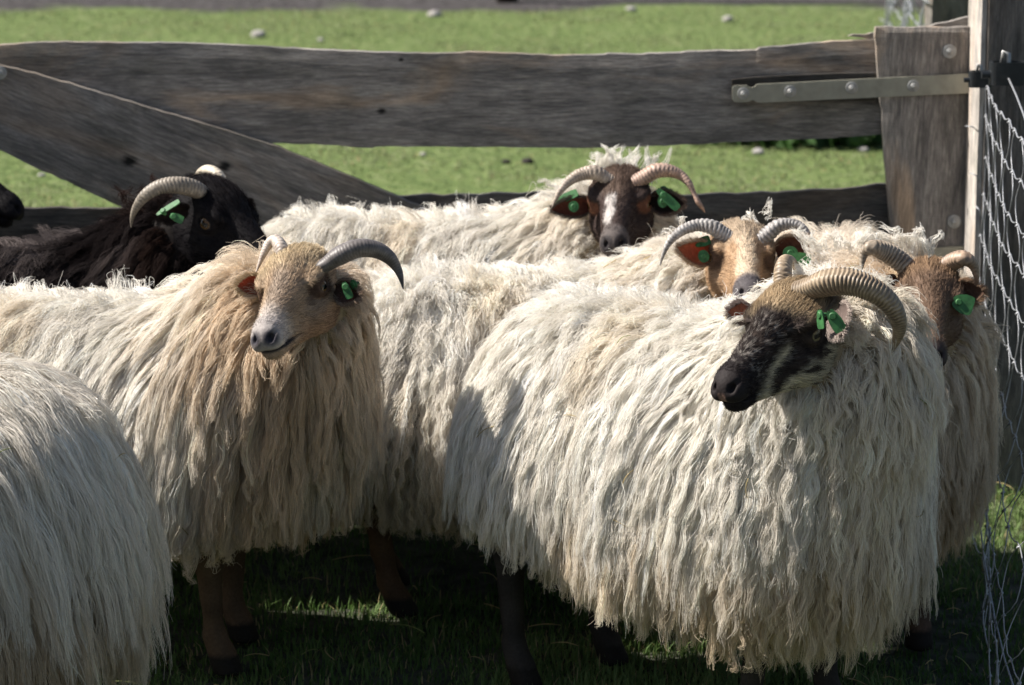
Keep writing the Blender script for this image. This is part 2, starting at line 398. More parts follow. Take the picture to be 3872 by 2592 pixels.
def nets(fn, lo, hi, h):
    """surface nets over the box lo..hi with cell h; returns verts, quads"""
    lo = np.array(lo, np.float32); n = np.ceil((np.array(hi) - lo) / h).astype(int) + 1
    ax = [lo[i] + h * np.arange(n[i], dtype=np.float32) for i in range(3)]
    f = np.empty(n, np.float32)
    yy, zz = np.meshgrid(ax[1], ax[2], indexing='ij')
    for s in range(0, n[0], 24):
        xs = ax[0][s:s + 24]
        pts = np.empty((len(xs), n[1], n[2], 3), np.float32)
        pts[..., 0] = xs[:, None, None]; pts[..., 1] = yy; pts[..., 2] = zz
        f[s:s + 24] = fn(pts)
    s_ = f < 0
    cnt = np.zeros(n - 1, np.int8)
    for a in (0, 1):
        for b in (0, 1):
            for c in (0, 1):
                cnt += s_[a:n[0] - 1 + a, b:n[1] - 1 + b, c:n[2] - 1 + c]
    act = (cnt > 0) & (cnt < 8)
    I = np.argwhere(act); idx = np.full(n - 1, -1, np.int64); idx[act] = np.arange(len(I))
    acc = np.zeros((len(I), 3)); num = np.zeros(len(I))
    offs = [(a, b, c) for a in (0, 1) for b in (0, 1) for c in (0, 1)]
    for a in offs:
        for d in range(3):
            if a[d] == 1: continue
            b = list(a); b[d] = 1
            fa = f[I[:, 0] + a[0], I[:, 1] + a[1], I[:, 2] + a[2]]; fb = f[I[:, 0] + b[0], I[:, 1] + b[1], I[:, 2] + b[2]]
            cr = (fa < 0) != (fb < 0)
            t = np.where(cr, fa / np.where(cr, fa - fb, 1), 0)
            pt = np.array(a, float)[None] + 0 * acc; pt[:, d] += t
            acc[cr] += pt[cr]; num[cr] += 1
    V = lo + h * (I + acc / num[:, None])
    Q = []
    for d in range(3):
        e, g = (d + 1) % 3, (d + 2) % 3
        A = s_; B = np.roll(s_, -1, axis=d)
        ch = A != B
        sl = [slice(None)] * 3; sl[d] = slice(0, n[d] - 1); sl[e] = slice(1, n[e] - 1); sl[g] = slice(1, n[g] - 1)
        J = np.argwhere(ch[tuple(sl)]); J[:, e] += 1; J[:, g] += 1
        def cell(de, dg):
            K = J.copy(); K[:, e] -= de; K[:, g] -= dg
            return idx[K[:, 0], K[:, 1], K[:, 2]]
        q = np.stack([cell(1, 1), cell(0, 1), cell(0, 0), cell(1, 0)], 1)
        inside = s_[J[:, 0], J[:, 1], J[:, 2]]
        q[~inside] = q[~inside][:, ::-1]
        Q.append(q)
    Q = np.concatenate(Q); Q = Q[(Q >= 0).all(1)]
    return V.astype(np.float32), Q
def grad(fn, p, e=0.002):
    g = np.empty_like(p)
    for k in range(3):
        o = np.zeros(3, np.float32); o[k] = e
        g[..., k] = fn(p + o) - fn(p - o)
    return norm(g)
HEAD_V, HEAD_Q = nets(head_sdf, (-0.125, -0.085, -0.10), (0.175, 0.085, 0.085), 0.0021)

# ------------------------------------------------------------------ strands
def add_strands(name, P_, R_, C_, mat, parent):
    """P_ (n, s, 3) points, R_ (n, s) radii, C_ (n, 3) colours"""
    n, s = P_.shape[:2]
    hc = bpy.data.hair_curves.new(name)
    hc.add_curves([s] * n)
    hc.attributes['position'].data.foreach_set('vector', np.ascontiguousarray(P_, np.float32).ravel())
    ra = hc.attributes.get('radius') or hc.attributes.new('radius', 'FLOAT', 'POINT')
    ra.data.foreach_set('value', np.ascontiguousarray(R_, np.float32).ravel())
    ca = hc.attributes.new('Col', 'FLOAT_COLOR', 'CURVE')
    c = np.ones((n, 4), np.float32); c[:, :3] = C_; ca.data.foreach_set('color', c.ravel())
    hc.materials.append(mat)
    o = bpy.data.objects.new(name, hc); COL.objects.link(o); o.parent = parent
    return o
def smooth_rand(n, s, k, r):
    """n smooth random curves of s samples, k knots, 3 components, about unit size"""
    kn = r.normal(size=(n, k, 3)); t = np.linspace(0, k - 1.001, s); i = t.astype(int); f = (t - i)[None, :, None]
    f = f * f * (3 - 2 * f)
    return kn[:, i] * (1 - f) + kn[:, i + 1] * f

class Sheep: pass
def frame_from(f, up):
    f = norm(np.array(f, float)); l = norm(np.cross(up, f)); u = np.cross(f, l)
    return np.stack([f, l, u], 1)      # columns: x, y, z of the head

STRAW = []
def make_sheep(S):
    r = np.random.default_rng(S['seed'])
    loc = np.array([S['pos'][0], S['pos'][1], 0.0]); hd = math.radians(S['heading'])
    ch, sh = math.cos(hd), math.sin(hd)
    Rb = np.array([[ch, -sh, 0], [sh, ch, 0], [0, 0, 1]])
    W2L = lambda p: ((np.asarray(p) - loc) @ Rb)
    root = empty('sheep', loc, hd)
    tag(root, S['label'], 'sheep', 'flock of horned sheep standing behind the gate' if False else S.get('group', 'horned sheep standing in front of the wooden gate'))
    sc = S.get('scale', 1.0); wd = S.get('width', 1.0); zt = S.get('z', 1.0)
    # head pose
    hs = S.get('hs', 1.0)
    e = P(*S['eye'], S['hY']); mpp = S['hY'] / FPX * 1.02
    dx, dy = (S['nose'][0] - S['eye'][0]) * mpp, (S['nose'][1] - S['eye'][1]) * mpp
    Ln = 0.152 * hs; pl = min(math.hypot(dx, dy) / Ln, 0.98)
    k = pl * Ln / max(math.hypot(dx, dy), 1e-6); tow = S.get('sgn', 1) * math.sqrt(1 - pl * pl)
    f = RIGHT * (dx * k / Ln) - UPC * (dy * k / Ln) - FWD * tow
    ux, uy = S.get('up', (0, 1)); uf = S.get('upf', 0.25)
    Hw = frame_from(f, RIGHT * ux + UPC * uy + FWD * uf)
    He = W2L(e); Hl = Rb.T @ Hw
    def to_head(p): return ((p - np.float32(He)) @ np.float32(Hl)) / np.float32(hs)
    def from_head(p): return (np.asarray(p) * hs) @ Hl.T + He
    # trunk and neck
    s = sc
    T = [((-0.215 * s, 0, 0.392 * zt), (0.185 * s, 0.160 * wd, 0.165 * zt)), ((0.0, 0, 0.380 * zt), (0.28 * s, 0.175 * wd, 0.178 * zt)),
         ((0.200 * s, 0, 0.385 * zt), (0.18 * s, 0.155 * wd, 0.175 * zt))]
    nb = from_head((-0.060, 0, -0.048)); chest = np.array([0.255 * s, 0, 0.42 * zt]) + np.array(S.get('chest', (0, 0, 0)))
    midn = (chest + nb) / 2 + np.array([0.0, 0, 0.015]) + np.array(S.get('mid', (0, 0, 0)))
    nr = S.get('neck_r', 1.0)
    def trunk(p):
        d = ellip(p, *T[0])
        for t in T[1:]: d = su(d, ellip(p, *t), 0.06)
        n = cone(p, chest, midn, S.get('chest_r', 0.140) * s, 0.108 * nr); n = su(n, cone(p, midn, nb, 0.108 * nr, 0.056 * nr), 0.03)
        return su(d, n, 0.08)
    lo_ = S.get('legs', [(0, 0)] * 4)
    LG = []
    for i, (fx, sy) in enumerate(((1, 1), (1, -1), (-1, 1), (-1, -1))):
        ox, oy = lo_[i]
        if fx > 0:
            x = 0.215 * s; y = 0.085 * sy
            LG.append([((x, y, .36), (x, y, .25), .055, .032), ((x, y, .25), (x + ox * .5 + .008, y + oy * .5, .185), .032, .0235),
                       ((x + ox * .5 + .008, y + oy * .5, .185), (x + ox, y + oy, .065), .0215, .0160), ((x + ox, y + oy, .065), (x + ox + .012, y + oy, .035), .0185, .0200),
                       ((x + ox + .012, y + oy, .035), (x + ox + .022, y + oy, .006), .0205, .0245)])
        else:
            x = -0.245 * s; y = 0.090 * sy
            LG.append([((x + .03, y, .38), (x + .05, y, .30), .085, .055), ((x + .05, y, .30), (x + ox * .5 - .045, y + oy * .5, .215), .045, .0240),
                       ((x + ox * .5 - .045, y + oy * .5, .215), (x + ox - .02, y + oy, .065), .0235, .0170), ((x + ox - .02, y + oy, .065), (x + ox - .006, y + oy, .035), .0190, .0200),
                       ((x + ox - .006, y + oy, .035), (x + ox + .008, y + oy, .006), .0205, .0245)])
    def legs(p):
        d = None
        for leg in LG:
            for c in leg:
                q = cone(p, *c); d = q if d is None else su(d, q, 0.012)
        return np.maximum(d, -p[..., 2] + 0.001)
    body = lambda p: su(trunk(p), legs(p), 0.03)
    mn = np.minimum(np.array([-0.47 * s, -0.27, 0.0 - 0.02]), nb - .12); mx_ = np.maximum(np.maximum(np.array([0.47 * s, 0.27, 0.64 * zt]), nb + .12), np.maximum(midn, chest) + .20)
    V, Q = nets(body, mn, mx_, 0.0095)
    # colours on the trunk mesh
    wc = np.array(S['wool']); lc = np.array(S['legcol'])
    dl = legs(V) - trunk(V)
    cB = mix(lc * (1 + 0.35 * vnoise(V, 45, 3)[:, None]), wc * 0.5, sstep(-0.005, 0.03, dl))  # trunk darker than the wool: dirty roots, plus painted shadow between strands
    hoof = V[:, 2] < 0.035
    cB[hoof] = (0.02, 0.017, 0.015)
    HV = from_head(HEAD_V)
    cH = S['face'](HEAD_V, r)
    allV = np.concatenate([V, HV]); allQ = np.concatenate([Q, HEAD_Q + len(V)])
    mesh_from('body', allV, allQ, M['skin'], root, True, np.concatenate([cB, cH]))
    # eyes
    for sy in (1, -1):
        n1, n2 = 28, 40
        th = np.linspace(0, math.pi, n1)[:, None]; ph = np.linspace(0, 2 * math.pi, n2, endpoint=False)[None]
        d = np.stack([np.sin(th) * np.cos(ph), np.cos(th) + 0 * ph, np.sin(th) * np.sin(ph)], -1).reshape(-1, 3)
        d[:, 1] *= sy
        ep = np.array([0.0005, (EYE[1] - .0075) * sy, 0.0]) + d * 0.0142 
        c = np.tile(np.array(S.get('iris', (0.13, 0.075, 0.03))), (len(d), 1)) * (1 + .25 * r.normal(size=(len(d), 1)))
        rr = np.hypot(d[:, 0], d[:, 2])
        c[rr > 0.70] = (0.03, 0.022, 0.018)
        c[(np.abs(d[:, 2]) < 0.22) & (np.abs(d[:, 0]) < 0.58) & (d[:, 1] * sy > 0)] = (0.003, 0.003, 0.004)
        Fq = []
        for i in range(n1 - 1):
            for j in range(n2):
                j2 = (j + 1) % n2; Fq.append([i * n2 + j, i * n2 + j2, (i + 1) * n2 + j2, (i + 1) * n2 + j])
        mesh_from('eye', from_head(ep), np.array(Fq), M['eye'], root, True, np.clip(c, 0, 1))
    # horns
    for hp in S['horns']:
        make_horn(hp, S, root, W2L, r)
    for er in S['ears']:
        make_ear(er, S, root, W2L, from_head, r)
    # fleece
    def trunk_head(p): return np.minimum(trunk(p), head_sdf(to_head(p), False) * hs)
    tri = np.concatenate([Q[:, [0, 1, 2]], Q[:, [0, 2, 3]]])
    A_, B_, C_ = V[tri[:, 0]], V[tri[:, 1]], V[tri[:, 2]]
    area = np.linalg.norm(np.cross(B_ - A_, C_ - A_), axis=1)
    cen = (A_ + B_ + C_) / 3
    wgt = area * (legs(cen) - trunk(cen) > -0.004)
    wgt *= (head_sdf(to_head(cen), False) > 0.0035)
    toc = W2L(np.array([0.1, 0, 1.6])); toc = norm(toc - np.array([0, 0, .4]))
    nrm = grad(trunk, cen, 0.004)
    face = nrm @ np.float32(toc)
    wgt = wgt * np.where(face < -0.25, 0.45, 1.0) * np.where((nrm[:, 2] < -0.6), 0.5, 1.0)
    wgt = wgt / wgt.sum()
    G = int(S['guides'] * 1.2)
    pick = r.choice(len(tri), G, p=wgt)
    u1 = np.sqrt(r.random(G))[:, None]; u2 = r.random(G)[:, None]
    root_p = (A_[pick] * (1 - u1) + B_[pick] * (u1 * (1 - u2)) + C_[pick] * (u1 * u2)).astype(np.float32)
    n0 = grad(trunk, root_p, 0.004)
    NS = 15
    # local fields
    neckness = sstep(0.20 * s, 0.36 * s, root_p[:, 0] + 0.0) * 1.0
    dn = np.minimum(cone(root_p, midn, nb, 0.108, 0.056), 0.3)
    neckness = np.maximum(neckness * 0.4, 1 - sstep(0.0, 0.05, dn))
    topness = sstep(0.55, 0.95, n0[:, 2])
    lens = S.get('len', 0.19) * (1 - S.get('topshort', 0.55) * topness) * (0.62 + 0.68 * r.random(G))
    lens *= (1 - 0.25 * neckness)
    lowr = sstep(0.36, 0.24, root_p[:, 2]); lens *= 1 - 0.28 * lowr
    dh = head_sdf(to_head(root_p), False) * hs
    near = sstep(0.10, 0.005, dh); lens *= 1 - 0.68 * near
    # hem: strands must not reach below it
    hem = S.get('hem', 0.135) + 0.022 * vnoise(root_p * np.float32((1, .5, 0)), 14, 5) + 0.030 * vnoise(root_p * np.float32((1, 1, 0)), 6, 6) + 0.018 * r.normal(size=G) + S.get('hemslope', 0.0) * root_p[:, 0]
    back = np.array(S.get('comb', (-0.55, 0, -1.0)), np.float32)
    comb = np.tile(back, (G, 1))
    comb[:, 1] += np.sign(n0[:, 1]) * 0.55 * topness + 0.35 * vnoise(root_p, 5.0, 11)
    comb[:, 0] += 0.40 * vnoise(root_p, 6.0, 12) + 0.2 * vnoise(root_p, 16.0, 13)
    comb = mix(comb, comb * np.float32((0.25, 1, 1)), sstep(0.42, 0.30, root_p[:, 2]))
    # neck wool falls away from the head
    hx = norm(root_p - np.float32(nb)); comb = comb + hx * (0.9 * neckness[:, None]) * np.float32((1, 1, .3))
    ct = norm(comb - n0 * np.sum(comb * n0, -1, keepdims=True))
    stand = S.get('stand', 0.55)
    d = norm(ct + n0 * (stand * (1 - .5 * near[:, None]) * (1 - .35 * topness[:, None]) * (0.7 + 0.6 * r.random((G, 1)))) + r.normal(size=(G, 3)) * 0.10)
    pts = np.empty((G, NS, 3), np.float32); pts[:, 0] = root_p - n0 * 0.004
    margin = (0.004 + S.get('layer', 0.030) * r.random(G) ** 1.3)
    grav = S.get('grav', 0.20)
    h = lens / (NS - 1)
    for i in range(1, NS):
        t = i / (NS - 1)
        d = norm(d + np.array([0, 0, -grav]) * (0.6 + 0.8 * t) )
        q = pts[:, i - 1] + d * h[:, None]
        sd = trunk_head(q); m_ = margin * min(1, t * 2.2)
        push = sd < m_
        if push.any():
            g = grad(trunk_head, q[push].astype(np.float32), 0.004)
            q[push] += g * (m_[push] - sd[push])[:, None] * 0.9
        dd = q - pts[:, i - 1]
        q = pts[:, i - 1] + norm(dd) * h[:, None]
        hlim = q[:, 2] < hem
        q[hlim] = pts[hlim, i - 1] + (q[hlim] - pts[hlim, i - 1]) * 0.12
        d = norm(q - pts[:, i - 1] + 1e-9)
        pts[:, i] = q
    # bunching of neighbouring locks
    K = max(20, int(G * S.get('bunch_n', 0.10))); sup = r.choice(G, K, replace=False)
    near_i = np.empty(G, int)
    for a in range(0, G, 1000):
        D2 = ((root_p[a:a + 1000, None] - root_p[sup][None]) ** 2).sum(-1)
        near_i[a:a + 1000] = sup[D2.argmin(1)]
    tt = np.linspace(0, 1, NS)[None, :, None]
    okb = np.linalg.norm(root_p - root_p[near_i], axis=1) < 0.05
    pull = (S.get('bunch', 0.45) * okb * (1 - .6 * topness))[:, None, None] * tt ** 1.3
    pts = pts + (pts[near_i] - pts) * pull
    # waves
    tan = norm(np.gradient(pts, axis=1)); nn = np.repeat(n0[:, None], NS, 1)
    side = norm(np.cross(tan, nn)); nn = norm(np.cross(side, tan))
    wl_ = S.get('wl', 0.05) * (0.75 + 0.5 * r.random(G)); amp = S.get('amp', 0.005) * (0.4 + 1.1 * r.random(G)) * (1 - .5 * topness) * (1 + 0.6 * vnoise(root_p, 9, 21))
    arc = np.linspace(0, 1, NS)[None] * lens[:, None]
    phs = r.random(G) * 6.28
    env = np.minimum(1, np.linspace(0, 1, NS) * 2.5)[None]
    W = np.sin(2 * math.pi * arc / wl_[:, None] + phs[:, None]) * amp[:, None] * env
    W2 = np.cos(2 * math.pi * arc / wl_[:, None] + phs[:, None] + .7) * amp[:, None] * env * 0.5
    pts = pts + side * W[..., None] + nn * (W2 + 0.001)[..., None]
    # wild curls that stand off the back
    C = S['kids']; n = G * C
    sw = S.get('lock_r', 0.0085) * (0.7 + 0.6 * r.random((G, 1))) * (1 + 0.7 * topness[:, None])
    ang = r.random((G, C)) * 6.283; rad = np.sqrt(r.random((G, C))) * sw
    t1 = norm(np.cross(n0, np.array([0.3, 0.2, 1.0]))); t2 = np.cross(n0, t1)
    off = (np.cos(ang) * rad)[..., None] * t1[:, None] + (np.sin(ang) * rad)[..., None] * t2[:, None]
    tv = np.linspace(0, 1, NS)
    cf = (S.get('clump', 0.68) * (1 - 0.55 * topness) * (0.75 + 0.35 * r.random(G)))[:, None, None]
    conv = (1 - cf * (np.clip(tv * 1.05, 0, 1) ** 0.9)[None, None, :])[..., None]
    kid = np.repeat(pts[:, None], C, 1) + off[:, :, None] * conv
    fz = smooth_rand(n, NS, 6, r).reshape(G, C, NS, 3)
    frz = S.get('frizz', 0.0018) * (1 + 0.35 * topness[:, None, None, None]) * (1 + 3.0 * (r.random((G, C, 1, 1)) < 0.05)) * (0.25 + tv)[None, None, :, None]
    kid = kid + fz * frz
    # unequal lengths: compress parameter along own curve
    ll = 0.55 + 0.45 * r.random((G, C)) ** 0.7
    ti = tv[None] * ll.reshape(-1, 1) * (NS - 1); i0 = np.clip(ti.astype(int), 0, NS - 2); ff = (ti - i0)[..., None]
    kf = kid.reshape(n, NS, 3); ar = np.arange(n)[:, None]
    kf = kf[ar, i0] * (1 - ff) + kf[ar, i0 + 1] * ff
    R_ = (S.get('rad', 0.00042) * (0.8 + 0.4 * r.random((n, 1)))) * (1 - 0.65 * tv[None] ** 1.5)
    nk2 = np.maximum(1 - sstep(-.01, .035, cone(root_p, midn, nb, 0.108, 0.056)), .75 * sstep(.24 * s, .34 * s, root_p[:, 0]))
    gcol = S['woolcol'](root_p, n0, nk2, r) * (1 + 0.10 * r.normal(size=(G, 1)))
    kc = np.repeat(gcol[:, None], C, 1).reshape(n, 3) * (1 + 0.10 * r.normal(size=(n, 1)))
    if S.get('straw'):
        cand = np.argwhere((face > -2)[:1]) if False else None
        ok = np.where((n0 @ np.float32(toc) > 0.15) | (n0[:, 2] > .5))[0]; pk_ = r.choice(ok, S['straw'])
        for g_ in pk_:
            ci = r.integers(0, C); q0 = kf[g_ * C + ci, int(NS * .6)] + n0[g_] * 0.006
            STRAW.append((Rb @ q0 + loc, Rb @ n0[g_]))
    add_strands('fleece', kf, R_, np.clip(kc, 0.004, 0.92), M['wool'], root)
    # loose tufts given by hand: (point px, depth, direction, count, length, spread, colour)
    for k_, tf in enumerate(S.get('tufts', ())):
        base = W2L(P(*tf['px'], tf['Y'])); dr = Rb.T @ norm(RIGHT * tf['dir'][0] + UPC * tf['dir'][1] - FWD * tf['dir'][2])
        m_ = tf['n']; ax2 = Rb.T @ (RIGHT * tf.get('ax', (1, 0))[0] + UPC * tf.get('ax', (1, 0))[1])
        nl = max(3, m_ // 14)
        lb = base + ax2 * ((r.random((nl, 1)) - .5) * tf['spread']) + r.normal(size=(nl, 3)) * 0.006
        ld = norm(dr + r.normal(size=(nl, 3)) * tf.get('fan', 0.25)); lL = tf['len'] * (0.55 + 0.6 * r.random(nl))
        li = r.integers(0, nl, m_)
        tq = np.linspace(0, 1, NS)
        pp = lb[li][:, None] + ld[li][:, None] * (lL[li][:, None] * tq)[..., None] + np.array([0, 0, -1.0]) * (tf.get('droop', 0.5) * lL[li][:, None] * tq ** 2)[..., None]
        lw = smooth_rand(nl, NS, 5, r) * 0.006
        pp = pp + lw[li] * tq[None, :, None] + r.normal(size=(m_, 1, 3)) * 0.004 * (1 - .7 * tq)[None, :, None] + smooth_rand(m_, NS, 5, r) * 0.0018 * (0.3 + tq)[None, :, None]
        cc = np.array(tf['col'])[None] * (1 + 0.12 * r.normal(size=(m_, 1)))
        add_strands('wool_tuft', pp, np.full((m_, 1), 0.00045) * (1 - .6 * tq[None]), np.clip(cc, 0.004, .92), M['wool'], root)
    # short hair of the face
    FH = S.get('fur', 16000)
    if FH:
        tr = np.concatenate([HEAD_Q[:, [0, 1, 2]], HEAD_Q[:, [0, 2, 3]]])
        a, b, c = HEAD_V[tr[:, 0]], HEAD_V[tr[:, 1]], HEAD_V[tr[:, 2]]
        ar_ = np.linalg.norm(np.cross(b - a, c - a), axis=1); ce_ = (a + b + c) / 3
        w = ar_ * ((np.hypot(np.hypot(ce_[:, 0] / 1.2, ce_[:, 2] * 1.6), (np.abs(ce_[:, 1]) - .052)) > 0.0135))
        w *= ~((ce_[:, 0] > 0.122) & (ce_[:, 2] > -0.03) & (np.abs(ce_[:, 1]) < 0.024) & (ce_[:, 0] > 0.135))
        w *= ce_[:, 0] > -0.095
        w = w / w.sum(); pk = r.choice(len(tr), FH, p=w)
        u1 = np.sqrt(r.random(FH))[:, None]; u2 = r.random(FH)[:, None]
        hp = (a[pk] * (1 - u1) + b[pk] * (u1 * (1 - u2)) + c[pk] * (u1 * u2)).astype(np.float32)
        hn = grad(lambda q: head_sdf(q), hp, 0.001)
        fl = np.tile(np.float32((-1, 0, -0.35)), (FH, 1)); fl[:, 2] += 0.9 * (hp[:, 2] > 0.02) + .0; fl[:, 1] += np.sign(hp[:, 1]) * 0.25
        fl += 0.35 * np.stack([vnoise(hp, 40, 31), vnoise(hp, 40, 32), vnoise(hp, 40, 33)], -1)
        ft = norm(fl - hn * np.sum(fl * hn, -1, keepdims=True))
        fore = sstep(0.02, -0.03, hp[:, 0]) * sstep(0.0, 0.03, hp[:, 2]); muz = sstep(0.07, 0.12, hp[:, 0]); jaw = sstep(-0.02, -0.05, hp[:, 2]) * sstep(0.07, 0.0, hp[:, 0])
        fL = (0.0075 + S.get('fore', 0.009) * fore + 0.006 * jaw - 0.0035 * muz) * (0.6 + 0.8 * r.random(FH))
        fL *= 0.22 + 0.78 * sstep(0.012, 0.032, np.hypot(np.hypot(hp[:, 0] - .004, hp[:, 2] * 1.3), np.abs(hp[:, 1]) - .05))
        st = (0.16 + 0.30 * fore + 0.15 * r.random(FH))[:, None]
        tq = np.linspace(0, 1, 5)
        dd = norm(ft + hn * st)
        pp = hp[:, None] + dd[:, None] * (fL[:, None] * tq)[..., None] - hn[:, None] * (st[:, None] * 0.55 * fL[:, None, None] * (tq ** 2)[None, :, None])
        pp += r.normal(size=(FH, 1, 3)) * 0.0012 * tq[None, :, None]
        fc = S['face'](hp, r) * (1 + 0.28 * r.normal(size=(FH, 1))) * 1.12
        add_strands('face_hair', from_head(pp.reshape(-1, 3)).reshape(FH, 5, 3), 0.00028 * (1 - .6 * tq)[None] * np.ones((FH, 1)), np.clip(fc, 0.003, .9), M['fur'], root)
    return root

def catmull(pts, n):
    pts = np.array(pts, float); p = np.concatenate([[2 * pts[0] - pts[1]], pts, [2 * pts[-1] - pts[-2]]])
    u = np.linspace(0, len(pts) - 1 - 1e-6, n); i = u.astype(int); f = (u - i)[:, None]
    a, b, c, d = p[i], p[i + 1], p[i + 2], p[i + 3]
    return 0.5 * (2 * b + (c - a) * f + (2 * a - 5 * b + 4 * c - d) * f ** 2 + (3 * b - 3 * c + d - a) * f ** 3)

def make_horn(hp, S, root, W2L, r):
    """hp: dict(z=zoomer, s=zoom scale, pts=[(x,y,r,dY)], cols=(light,dark), ridge)"""
    Zf = hp['z']; raw = []
    for (x, y, rr, dY) in hp['pts']:
        Y = S['hY'] + dY; px = Zf(x, y); q = W2L(P(*px, Y)); rad = rr / hp['s'] * Y / FPX * 1.02
        raw.append([*q, rad])
    # start the horn inside the skull
    raw = np.array(raw); first = raw[0].copy(); first[:3] -= norm(raw[1][:3] - raw[0][:3]) * 0.02
    raw = np.concatenate([[first], raw])
    c0 = catmull(raw, 400); L = np.concatenate([[0], np.cumsum(np.linalg.norm(np.diff(c0[:, :3], axis=0), axis=1))])
    n = int(L[-1] / 0.0009); sarc = np.linspace(0, L[-1], n)
    c = np.stack([np.interp(sarc, L, c0[:, k]) for k in range(4)], 1)
    tan = norm(np.gradient(c[:, :3], axis=0))
    m = 30
    a = norm(np.cross(tan[0], np.array([0.1, 0.2, 1.0]))); V = np.empty((n, m, 3)); Cc = np.empty((n, m, 3))
    sp = hp.get('sp', 0.0058); rg = hp.get('ridge', 0.05)
    light, dark = map(np.array, hp['cols'])
    an = np.arange(m) / m * 2 * math.pi
    warp = rng.normal(size=(8,)) * 0.6
    for i in range(n):
        a = norm(a - tan[i] * (a @ tan[i])); b = np.cross(tan[i], a)
        u = i / (n - 1)
        ph = 2 * math.pi * (sarc[i] / sp + 0.18 * np.sin(3 * an + warp[0]) + 0.12 * np.sin(7 * an + warp[1] + 9 * u)) + 1.8 * math.sin(sarc[i] * 70 + warp[2])
        w = 0.5 + 0.5 * np.sin(ph); w = w ** 0.7
        fade = sstep(1.0, 0.75, u)
        R = max(c[i, 3], 0.0008) * (1 + rg * (w - 0.5) * 2 * fade * 0.7) * (1 + 0.05 * np.cos(2 * an) + 0.04 * np.cos(3 * an))
        V[i] = c[i, :3] + (np.cos(an) * R)[:, None] * a + (np.sin(an) * R)[:, None] * b
        k = np.clip(0.35 + 0.65 * w * (0.4 + 0.6 * fade) + 0.25 * np.sin(an * 2 + 14 * u + warp[3]) , 0, 1)
        Cc[i] = mix(dark, light, k)
        if 'tipc' in hp: Cc[i] = Cc[i] * (1 - sstep(.8, 1, u)) + np.array(hp['tipc']) * sstep(.8, 1, u)
        if 'basec' in hp: Cc[i] = Cc[i] * (1 - sstep(.35, .1, u)) + Cc[i] * 0.3 * sstep(.35, .1, u) + np.array(hp['basec']) * .7 * sstep(.35, .1, u)
    V = V.reshape(-1, 3)
    i, j = np.meshgrid(np.arange(n - 1), np.arange(m), indexing='ij'); j2 = (j + 1) % m
    Q = np.stack([i * m + j, i * m + j2, (i + 1) * m + j2, (i + 1) * m + j], -1).reshape(-1, 4)
    V = np.concatenate([V, [c[-1, :3] + tan[-1] * .001]])
    Cc = np.concatenate([Cc.reshape(-1, 3), Cc[-1, :1]])
    capq = np.stack([np.full(m, len(V) - 1), (n - 1) * m + (np.arange(m)), (n - 1) * m + (np.arange(m) + 1) % m, (n - 1) * m + (np.arange(m) + 1) % m], -1)
    Fs = [list(range(m))[::-1]] + [list(map(int, q)) for q in Q] + [[int(q[0]), int(q[1]), int(q[2])] for q in capq]
    mesh_from('horn', V, Fs, M['horn'], root, True, np.clip(Cc, 0, 1))

